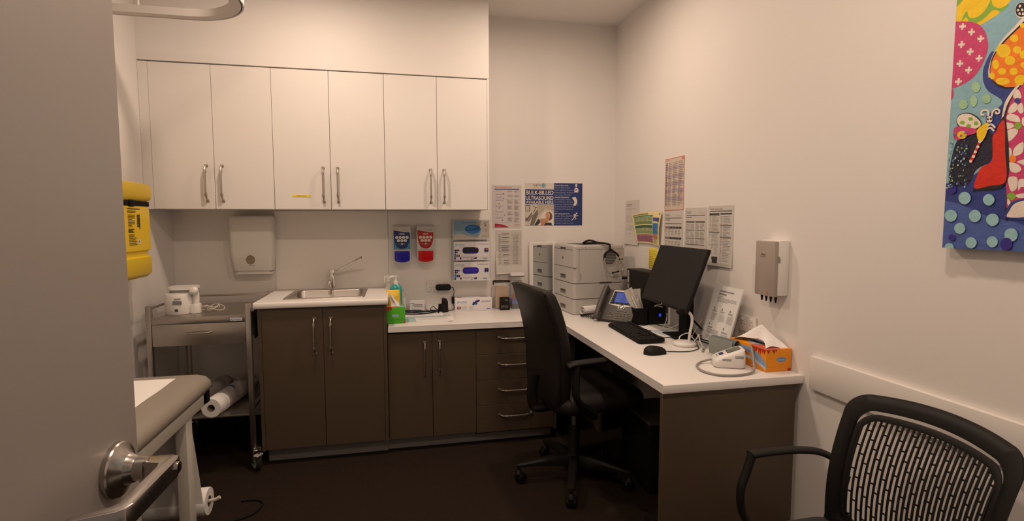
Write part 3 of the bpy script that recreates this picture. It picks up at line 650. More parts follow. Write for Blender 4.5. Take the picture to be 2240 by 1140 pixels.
# bottles and packet behind the green box
t = thing('hand_sanitiser_bottle', 'teal pump bottle of hand sanitiser', 'bottle', (-1.555, -.185, .7305))
MB().m(mat('teal_liquid', (.02, .33, .33), .12, coat=.5)).loft([[(x, y, z) for x, y in rrect(-hx_, hx_, -hy_, hy_, min(.016, hy_*.9), 5)] for hx_, hy_, z in ((.036, .022, 0), (.038, .024, .006), (.038, .024, .175), (.034, .022, .188), (.018, .016, .198), (.013, .013, .204))]).build('bottle', None, t, ang=50)
b = MB().m(WPL).lathe([(.014, .202), (.014, .222), (.006, .224), (.006, .246), (.010, .247), (.012, .256), (.004, .258)], 20).tube([(0, 0, .252), (-.022, 0, .253), (-.038, 0, .244)], .005, flat=.8); b.build('pump', None, t)
t = thing('spray_bottle', 'translucent trigger spray bottle partly behind the benchtop', 'bottle', (-1.600, -.110, .7305))
cl_ = mat('frosted_plastic', (.70, .68, .64), .25, alpha=.55)
MB().m(cl_).loft([[(x, y, z) for x, y in ell(0, 0, r, r*.8, 24)] for r, z in ((.034, 0), (.036, .01), (.036, .13), (.026, .17), (.014, .20), (.014, .215))]).build('bottle', None, t)
MB().m(mat('frosted_trigger', (.72, .70, .66), .3)).box(-.024, .034, -.010, .010, .232, .252, bev=.004).box(-.030, -.020, -.008, .008, .205, .25, bev=.002).cyl((0, 0, .212), (0, 0, .235), .014).build('trigger', None, t)
t = thing('wipes_packet', 'yellow packet standing behind the green tissue box', 'packet', (-1.573, -.265, .7305), 4)
MB().m(mat('yellow_film', (.86, .56, .03), .35)).loft([[(x, y, z) for x, y in ell(0, 0, rx, ry, 20)] for rx, ry, z in ((.040, .004, 0), (.042, .020, .02), (.043, .022, .10), (.041, .010, .168), (.041, .002, .176))]).build('packet', None, t)
Art().poly('e8cc58', rrect(-.026, .034, -.055, .030, .008)).rect('1a1a30', .012, -.012, .026, .004).rect('c89010', -.040, .045, .040, .047).build(t, T(0, -.0225, .088) @ BACK, 'front_print')
t = thing('plastic_bottle', 'slim clear bottle between the sanitiser and the wall', 'bottle', (-1.512, -.075, .7305))
MB().m(cl_).lathe([(.019, 0), (.020, .004), (.020, .115), (.010, .128), (.010, .145)], 20).build('bottle', None, t)
MB().m(PAPER).lathe([(.0203, .03), (.0203, .10)], 20, cap=False).build('label_band', None, t)

# swab sticks jar, white-lid jar, stamp
t = thing('stick_jar', 'clear jar of flat wooden sticks with black rim clip', 'jar', (-.848, -.062, .7305))
MB().m(ACR).loft([[(x, y, z) for x, y in rrect(-.052, .052, -.035, .035, .012)] for z in (0, .185)], cap=False).box(-.048, .048, -.031, .031, 0, .003).build('jar', None, t)
b = MB().m(mat('pale_wood', (.52, .33, .18), .7, noise=.15, scale=8, stretch=(30, 30, 1))); rnd = random.Random(2)
for i in range(14):
    for j in range(2): b.box(-.0415+i*.0060, -.0415+i*.0060+.0052, -.014+j*.02, .004+j*.02-.002, .005, .150+.008*rnd.random()-.02*(i > 10)*.3)
b.build('wooden_sticks', None, t)
t.children[-1]['kind'] = 'stuff'
MB().m(BLK).tube([(x, y, .188) for x, y in rrect(-.054, .054, -.037, .037, .014)], .0045, closed=True, flat=.8).build('rim', None, t)
MB().m(BLK).box(-.060, -.055, -.012, .012, .165, .190, bev=.002).build('clip', None, t)
t = thing('lidded_jar', 'clear jar with pale square lid and red and blue contents', 'jar', (-.742, -.068, .7305))
MB().m(ACR).loft([[(x, y, z) for x, y in rrect(-.046, .046, -.040, .040, .012)] for z in (0, .225)], cap=False).box(-.042, .042, -.036, .036, 0, .003).build('jar', None, t)
MB().m(mat('pale_lid', (.72, .68, .70), .4)).prism(rrect(-.050, .050, -.044, .044, .012), .226, .246, bev=.004).m(BLK).prism(rrect(-.047, .047, -.041, .041, .012), .222, .226).build('lid', None, t)
b = MB().m(ink('1f4aa8')).box(-.038, .038, -.034, .034, .034, .062).m(ink('14141c')).box(-.038, .038, -.034, .034, .004, .034).m(ink('b01818')).prism([(-.03, .064), (.0, .064), (-.012, .10), (-.022, .105)], -.02, .02, M=R('X', 90)).box(-.036, -.026, -.036, -.030, .142, .156).m(ink('8a7488')).box(-.02, .036, -.02, .02, .064, .19); b.build('contents', None, t)
t = thing('self_inking_stamp', 'black self-inking stamp in front of the stick jar', 'stamp', (-.838, -.120, .7305), -3)
b = MB().m(BLK).box(-.033, .033, -.019, .019, .032, .086, bev=.004)
for sx in (-1, 1):
    for sy in (-1, 1): b.box(sx*.030-.003, sx*.030+.003, sy*.017-.003, sy*.017+.003, 0, .04)
    b.box(sx*.030-.003, sx*.030+.003, -.018, .018, 0, .006)
b.box(-.03, .03, -.020, -.014, 0, .006).box(-.03, .03, .014, .020, 0, .006).build('body', None, t)
Art().lines('a89a88', .0, .0, .02, .006, 1, 3, .8, 0).ell('050505', .006, -.012, .004).build(t, T(0, -.019, .065) @ BACK, 'print')
# ================================================================ posters and sheets on the walls
def sheet(name, lab, cat, w, h, M, art, curl=0, mt=PAPER, grp=None):
    z = lambda x, y: .0012 + curl*(max(0, -x/(w/2))**3)*(max(0, -y/(h/2))**1) + curl*.6*(max(0, -y/(h/2))**3)
    b = MB().m(mt).grid(lambda u, v: ((u-.5)*w, (v-.5)*h, z((u-.5)*w, (v-.5)*h)), 10, 10, thick=.0004)
    o = b.build(name); o.matrix_world = M; tag(o, lab, cat, grp)
    if curl:
        bmesh.ops.subdivide_edges(art.mb.bm, edges=[e for e in art.mb.bm.edges if e.calc_length() > .05], cuts=5, use_grid_fill=True)
        art.warp(lambda x, y, zz: (x, y, zz+z(x, y)))
    else: art.warp(lambda x, y, zz: (x, y, zz+.0012))
    art.build(o, None); return o
NV = '1c2c66'
a = Art(); x0, x1, xm = -.21, .21, .0
a.rect('d6cec4', x0, -.1485, xm, .1485).rect(NV, x0+.002, .0, xm, .103)
a.text('5a5a62', 'VIEW', -.153, .123, .018, .064).text('8a9098', 'MEDICAL IMAGING', -.150, .112, .004, .09)
a.ell('2a4f8c', -.075, .130, .013).ell('d6cec4', -.075, .130, .0095).rect('48a0b8', -.079, .120, -.073, .145).rect('48a0b8', -.088, .128, -.064, .134)
a.text('f0e8e0', 'BULK-BILLED', -.199, .067, .029, .195, bold=.009).text('f0e8e0', 'ULTRASOUND', -.204, .031, .028, .200, bold=.009).text('f0e8e0', 'AVAILABLE HERE', -.203, .004, .022, .199, bold=.009)
# photographic panel of a patient on an examination bed
a.rect('cfc6b8', x0+.002, -.1485, xm, -.001).poly('b8ac9c', [(-.11, -.001), (0, -.001), (0, -.05), (-.06, -.03), (-.12, -.08)])
a.rect('6a625a', -.208, -.050, -.172, -.006).rect('c0b8ac', -.206, -.046, -.178, -.012).poly('8a8074', [(-.208, -.09), (-.185, -.10), (-.16, -.07), (-.15, -.075), (-.18, -.12), (-.208, -.12)])
a.poly('7a7268', [(-.175, -.148), (-.155, -.08), (-.12, -.035), (-.115, -.07), (-.14, -.13), (-.15, -.148)]).line('3a3632', [(-.155, -.004), (-.15, -.018), (-.118, -.022), (-.115, -.004)], .003).line('3a3632', [(-.13, -.02), (-.15, -.06)], .004).line('3a3632', [(-.16, -.06), (-.175, -.08), (-.20, -.11)], .006)
a.poly('e4dcd0', [(-.14, -.148), (-.10, -.09), (-.07, -.05), (-.02, -.055), (0, -.07), (0, -.148)])
a.poly('6a4a38', ell(-.035, -.085, .024, .030, 20)).poly('c89a7a', ell(-.045, -.078, .017, .024, 20)).poly('c08c6c', [(-.10, -.10), (-.06, -.10), (-.05, -.09), (-.03, -.10), (-.045, -.125), (-.07, -.148), (-.095, -.148)])
a.poly('3a3636', [(-.145, -.148), (-.115, -.105), (-.105, -.103), (-.098, -.125), (-.12, -.148)]).poly('3a3636', [(-.075, -.148), (-.06, -.13), (-.02, -.128), (-.012, -.148)]).line('8a4a40', [(-.050, -.088), (-.044, -.090)], .002).line('3a2a22', [(-.055, -.075), (-.050, -.076)], .0015)
a.rect('23366f', xm, -.1485, x1, .1485)
tx = [('General Ultrasounds:', 1), ('Thyroid, Neck, Breast,', 0), ('Scrotal, Abdomen, Prostate,', 0), ('Kidneys, Bladder, TA External', 0), ('Pelvis, Chest, AMH Scans', 0), ('Vascular Ultrasounds:', 1), ('Carotid Duplex, Varicose', 0), ('Veins, DVT scans, Abdominal/', 0), ('Renal/ Iliac Arteries, Renal', 0), ('Arterial, Arterial and Venous', 0), ('Insufficiency/ Incompetency', 0), ('Scans', 0), ('MSK Ultrasounds: Knee,', 1), ('Shoulder, Elbow, Hand/Wrist,', 0), ('Upper/ Lower Leg & Arm,', 0), ('Lumps, Groin, Web Rest, TA', 0), ('Impression, Ankle/Foot Scans', 0)]
for i, (s, bd) in enumerate(tx):
    n = len(s); a.text('d8d4d0' if bd else 'a8aec0', s, .004, .129-.0166*i, .0085, min(.0050*n+.002, .146), bold=.015 if bd else 0)
a.ell('e0d8d0', .164, .134, .008, .010).poly('e0d8d0', [(.150, .085), (.150, .108), (.158, .118), (.170, .118), (.180, .108), (.180, .085)]).poly(NV, [(.157, .106), (.168, .106), (.168, .102), (.162, .096), (.158, .099)])
a.poly('e0d8d0', [(.132, .048), (.160, .052), (.172, .030), (.172, .010), (.162, -.008), (.142, -.008), (.152, .015), (.146, .030), (.136, .040)]).ell('8a90a8', .172, .0, .008).ell('23366f', .172, .0, .0065)
a.ell('e0d8d0', .168, -.064, .006).line('e0d8d0', [(.160, -.070), (.152, -.092)], .011).line('e0d8d0', [(.154, -.090), (.165, -.100), (.155, -.108)], .005).line('e0d8d0', [(.152, -.090), (.142, -.104), (.132, -.112)], .005).line('e0d8d0', [(.160, -.072), (.148, -.072), (.146, -.080)], .0045).line('e0d8d0', [(.160, -.074), (.170, -.084), (.178, -.078)], .0045)
sheet('ultrasound_poster', 'blue-and-white landscape poster reading BULK-BILLED ULTRASOUND AVAILABLE HERE', 'poster', .42, .297, T(-.457, 0, 1.4478) @ BACK, a)
a = Art(); a.rect('cfc8c8', -.104, -.1475, .104, .1475)
a.text('c02838', 'Swab Identification', -.086, .128, .0105, .120, bold=.015).rect('2a3568', -.086, .116, .088, .122)
for k, (y, n) in enumerate(((.112, 2), (.088, 1), (.068, 3), (.046, 2), (.004, 2), (-.034, 2), (-.074, 2))): a.lines('5a6a98', -.078, y-.008, -.020, y, n, k, .35)
for k, (x, y, c) in enumerate(((-.026, .090, '20242c'), (-.026, .058, '5a4a28'), (-.054, .019, 'a04030'), (-.052, -.010, '4a3a28'), (-.064, -.052, 'c89040'), (-.016, -.058, '2a6a48'), (-.030, -.095, '9a2838'))):
    a.ell(c, x, y, .0035, .0035).line('b8b0a8', [(x-.03, y), (x-.004, y)], .0012)
for k, y in enumerate((.110, .078, .046, .006, -.036, -.076)):
    a.lines('9a9490', .004, y-.026 if k > 1 else y-.010, .042, y, 6 if k > 1 else 3, k+20, .4, .6).lines('9a9490', .052, y-.030 if k > 1 else y-.012, .088, y, 8 if k > 1 else 3, k+40, .4, .5)
for y in (.082, .050, .010, -.030, -.070, -.108): a.line('b0a8a8', [(-.086, y), (.09, y)], .0008)
a.poly('b01840', [(-.086, -.143)]+[(-.086+.100*i/10, -.143+.026*math.cos(i/10*PI/2)**.8) for i in range(0, 11)]).lines('d8a0b0', -.078, -.137, -.045, -.134, 1, 3, .6).text('c04048', 'Dorevitch', .052, -.128, .007, .038, bold=.01).lines('8a8080', .06, -.136, .075, -.133, 1, 2)
sheet('swab_chart', 'white Swab Identification chart with a crimson corner curve', 'chart', .21, .297, T(-.796, 0, 1.430) @ BACK, a)
a = Art(); a.rect('cdc8c2', -.094, -.1475, .094, .1475)
for i, y in enumerate((.125, .100, .073, .042, .032, .012, -.020, -.060, -.078)): a.lines('3c3a3c', -.048, y-.005, .005, y, 1, i, .8, .2).lines('8a8886', -.05, y-.02, .0, y-.007, 2, i+9, .3).line('9a9894', [(-.07, y-.006), (.085, y-.006)], .0008)
for i in range(22): a.line('b4b0ac', [(-.048, .13-.010*i), (.085, .13-.010*i)], .0006)
for x in (-.05, .030, .048, .068, .085): a.line('a8a4a0', [(x, .13), (x, -.095)], .0009)
a.lines('8a8886', .050, -.09, .066, .115, 26, 3, .3).lines('8a8886', .034, -.09, .044, .115, 26, 5, .25).lines('8a8886', -.072, -.09, -.056, .12, 20, 7, .3)
sheet('tabulated_price_sheet', 'curling white table sheet pinned below the swab chart', 'sheet', .19, .31, T(-.784, 0, 1.120) @ BACK, a, curl=.03)
# right wall
a = Art(); a.rect('d2cdc8', -.104, -.1475, .104, .1475).lines('5a5856', -.085, .105, .0, .125, 2, 3, .4).lines('9a9896', -.085, .085, .06, .095, 2, 5, .3)
for i, (x, y, w_, h_) in enumerate(((-.085, .00, .05, .05), (-.025, .0, .05, .05), (-.085, -.055, .16, .035), (.04, -.04, .05, .06), (-.085, -.09, .09, .02), (-.085, -.125, .12, .008))): a.lines('a09c98', x, y, x+w_, y+h_, max(2, int(h_/.007)), i, .35)
a.rect('5a5856', .075, -.130, .088, -.110)
sheet('notice_sheet', 'plain white notice sheet in the far corner of right wall', 'sheet', .21, .297, T(0, -.300, 1.3195) @ RIGHT, a, curl=.008)
# yellow treatment chart, curling
q00, q10, q11, q01 = (.31, 1.371), (.722, 1.385), (.700, 1.178), (.397, 1.187)
def yw(u, v):
    y = (q00[0]*(1-u)+q10[0]*u)*v+(q01[0]*(1-u)+q11[0]*u)*(1-v); z = (q00[1]*(1-u)+q10[1]*u)*v+(q01[1]*(1-u)+q11[1]*u)*(1-v)
    return y, z+.008*math.sin(PI*u), .010+.010*math.sin(PI*v)*u
b = MB().m(mat('yellow_paper', (.80, .70, .38), .7)).grid(lambda u, v: (-yw(u, v)[2], -yw(u, v)[0], yw(u, v)[1]), 20, 12, thick=.0005)
yo = tag(b.build('treatment_chart'), 'curling pale yellow chart with green, blue and pink bands', 'chart')
a = Art()
a.rect('3a7a50', .06, .865, .75, .895).rect('a4b484', .06, .73, .75, .86).rect('8aa068', .06, .62, .75, .72).rect('1e5c40', .06, .50, .75, .58).rect('b4b88c', .06, .40, .75, .49).rect('8aa068', .06, .32, .75, .40).rect('904a60', .06, .275, .75, .29).rect('a8748a', .06, .05, .75, .265).rect('7a3050', .06, .135, .75, .150)
for i, (y0, y1) in enumerate(((.74, .85), (.63, .71), (.41, .48), (.07, .12), (.17, .25))):
    for j in range(4): a.lines('5a6a48' if i < 3 else '7a4060', .10+.16*j, y0, .24+.16*j, y1, 3, i*4+j, .35)
a.rect('4a5098', .77, .72, .96, .82).rect('20205a', .92, .70, .96, .82).rect('4a86c0', .77, .33, .96, .66).rect('b87a60', .77, .20, .94, .31).lines('2a5a90', .79, .35, .94, .64, 6, 3).lines('7a7a40', .05, .92, .62, .96, 1, 5, .7).lines('7a7a40', .78, .04, .93, .18, 5, 6, .35).rect('a07040', .95, .90, .97, .97)
bmesh.ops.subdivide_edges(a.mb.bm, edges=[e for e in a.mb.bm.edges if e.calc_length() > .12], cuts=7, use_grid_fill=True)
a.warp(lambda x, y, z: (-yw(x, y)[2]-z-.0006, -yw(x, y)[0], yw(x, y)[1])); a.build(yo)
a = Art(); a.rect('c8481c', -.105, -.1485, .105, .1485).rect('cfc2b4', -.1015, -.145, .1015, .145)
a.lines('c87048', -.10, .134, -.05, .140, 1, 3).rect('c87048', .08, .130, .10, .142)
for i, y in enumerate((.095, .045, .005, -.035, -.08)): a.rect('b8aab0', -.10, y-.012, .10, y+.010)
for j in range(26):
    y = .125-.0095*j
    a.lines('6a5c5c', -.095, y-.006, -.075, y, 1, j, .7).lines('8a7a78', -.065, y-.006, -.03, y, 1, j+30, .5).lines('8a7a78', -.015, y-.006, .035, y, 1, j+60, .5).lines('8a7a78', .045, y-.006, .095, y, 1, j+90, .5)
sheet('orange_bordered_chart', 'tall white schedule sheet with thin orange border, highest on the wall', 'chart', .21, .297, T(0, -.8438, 1.5382) @ RIGHT, a)
def doc(lab, yc, zc, seed, kind, curl=.006):
    a = Art(); a.rect('cbc6c1', -.104, -.1475, .104, .1475)
    D = '3a3836'
    if kind < 2:
        a.text(D, 'Doctor', -.092, .118, .016, .052, bold=.005).lines('9a9692', .03, .118, .085, .124, 1, 3, .4).rect(D, -.092, .106, .088, .1095).lines('5a5856', -.090, .094, -.035, .099, 1, 4, .8, 0)
    else: a.text(D, 'Doctor', -.090, .128, .011, .038, bold=.005).text(D, 'MBS QUICK GUIDE', -.045, .128, .006, .060, bold=.012).rect(D, -.09, .119, .09, .123)
    if kind == 0:
        for y in (.078, .060, .000):
            a.rect('7a7672', -.092, y-(.005 if y > .07 else .013), .090, y)
            for j in range(4): a.rect('3c3a38', -.038+.034*j, y-.012, -.010+.034*j, y-.002) if y < .07 else None
        for j in range(5): a.lines('7a7672', -.090+.036*j, -.14, -.064+.036*j, -.02, 15, j, .3).lines('7a7672', -.090+.036*j, .01, -.064+.036*j, .045, 4, j, .3)
        a.line('7a7672', [(-.092, -.060), (.09, -.060)], .003)
    elif kind == 1:
        for (x0, x1, y) in ((-.092, -.008, .078), (.0, .088, .078), (-.092, -.008, .032), (.0, .088, .032), (-.092, -.008, -.012), (.0, .088, -.012), (-.092, .088, -.045), (-.092, .088, -.068), (-.092, .088, -.088)):
            a.rect('6a6662', x0, y-(.010 if y > .07 else .0045), x1, y)
        for x0 in (-.09, -.045, .002, .047):
            for (y0, y1) in ((.036, .064), (-.008, .024), (-.041, -.02), (-.14, -.096)): a.lines('8a8682', x0, y0, x0+.036, y1, 5, int((x0+y0)*999), .3)
    else:
        a.rect('4a4846', -.092, .100, -.008, .112).rect('4a4846', .0, .104, .090, .112).rect('7a7672', -.092, .015, -.004, .021).rect('7a7672', .0, .048, .09, .054).rect('7a7672', .0, -.010, .09, -.004)
        for x0, w_ in ((-.088, .012), (-.070, .06), (.003, .016), (.024, .06)): a.lines('8a8682', x0, -.125 if x0 > 0 else -.09, x0+w_, .098, 30, int(x0*999), .35)
        a.rect('3a3836', -.060, -.135, -.012, -.103).rect('9a9692', -.050, -.130, -.028, -.108).rect('3a3836', -.046, -.126, -.032, -.112)
    return sheet('reference_sheet', lab, 'sheet', .21, .297, T(0, yc, zc) @ RIGHT, a, curl=curl, grp='printed reference sheets behind the monitor')
doc('printed reference sheet headed Doctor directly under the orange-bordered chart', -.843, 1.2385, 1, 0)
doc('middle printed Doctor reference sheet with two-column tables', -1.072, 1.2515, 2, 1, .004)
doc('rightmost printed Doctor reference sheet with small dark square', -1.291, 1.2565, 3, 2, .010)
o = tag(MB().m(mat('yellow_note', (.80, .66, .06), .6)).box(-.003, -.0005, -.66, -.555, 1.037, 1.163, bev=.0005).build('yellow_note'), 'bright yellow note on the wall partly behind the monitor', 'note')
Art().lines('8a7a20', -.045, -.05, .045, .05, 9, 3, .2).build(o, T(-.003, -.6075, 1.10) @ RIGHT)
# thermometer / specula dispenser
t = thing('specula_dispenser', 'translucent wall dispenser with black cone tips hanging below', 'dispenser', (0, -1.700, 1.024))
b = MB().m(WPL).box(-.044, 0, -.062, .052, .004, .228, bev=.004); b.build('back_box', None, t)
sm = mat('smoky_plastic', (.42, .36, .32), .3, trans=.1)
b = MB().m(sm).box(-.060, -.020, -.052, .066, -.002, .224, bev=.004)
b.build('cover', None, t)
MB().m(mat('thumb_notch', (.35, .30, .26), .5)).cyl((-.0442, -.053, .150), (-.0448, -.053, .150), .014, n=24).build('thumb_notch', None, t)
for y in (.050, .023, -.004, -.033): MB().m(BLK).lathe([(.0024, 0), (.0034, .002), (.0062, .026), (.0062, .034)], 16, T(-.034, y, -.028)).build('cone_tip', None, t)
Art().poly('d05018', [(-.006, -.006), (.006, -.006), (0, .007)]).build(t, T(-.0601, -.016, .013) @ RIGHT, 'warning_triangle')
Art().text('4a3c34', 'AllSpec', -.002, .004, .010, .030).lines('6a584c', -.004, -.004, .028, .001, 1, 3, .5, .1).build(t, T(-.0601, .030, .160) @ RIGHT, 'brand_print')
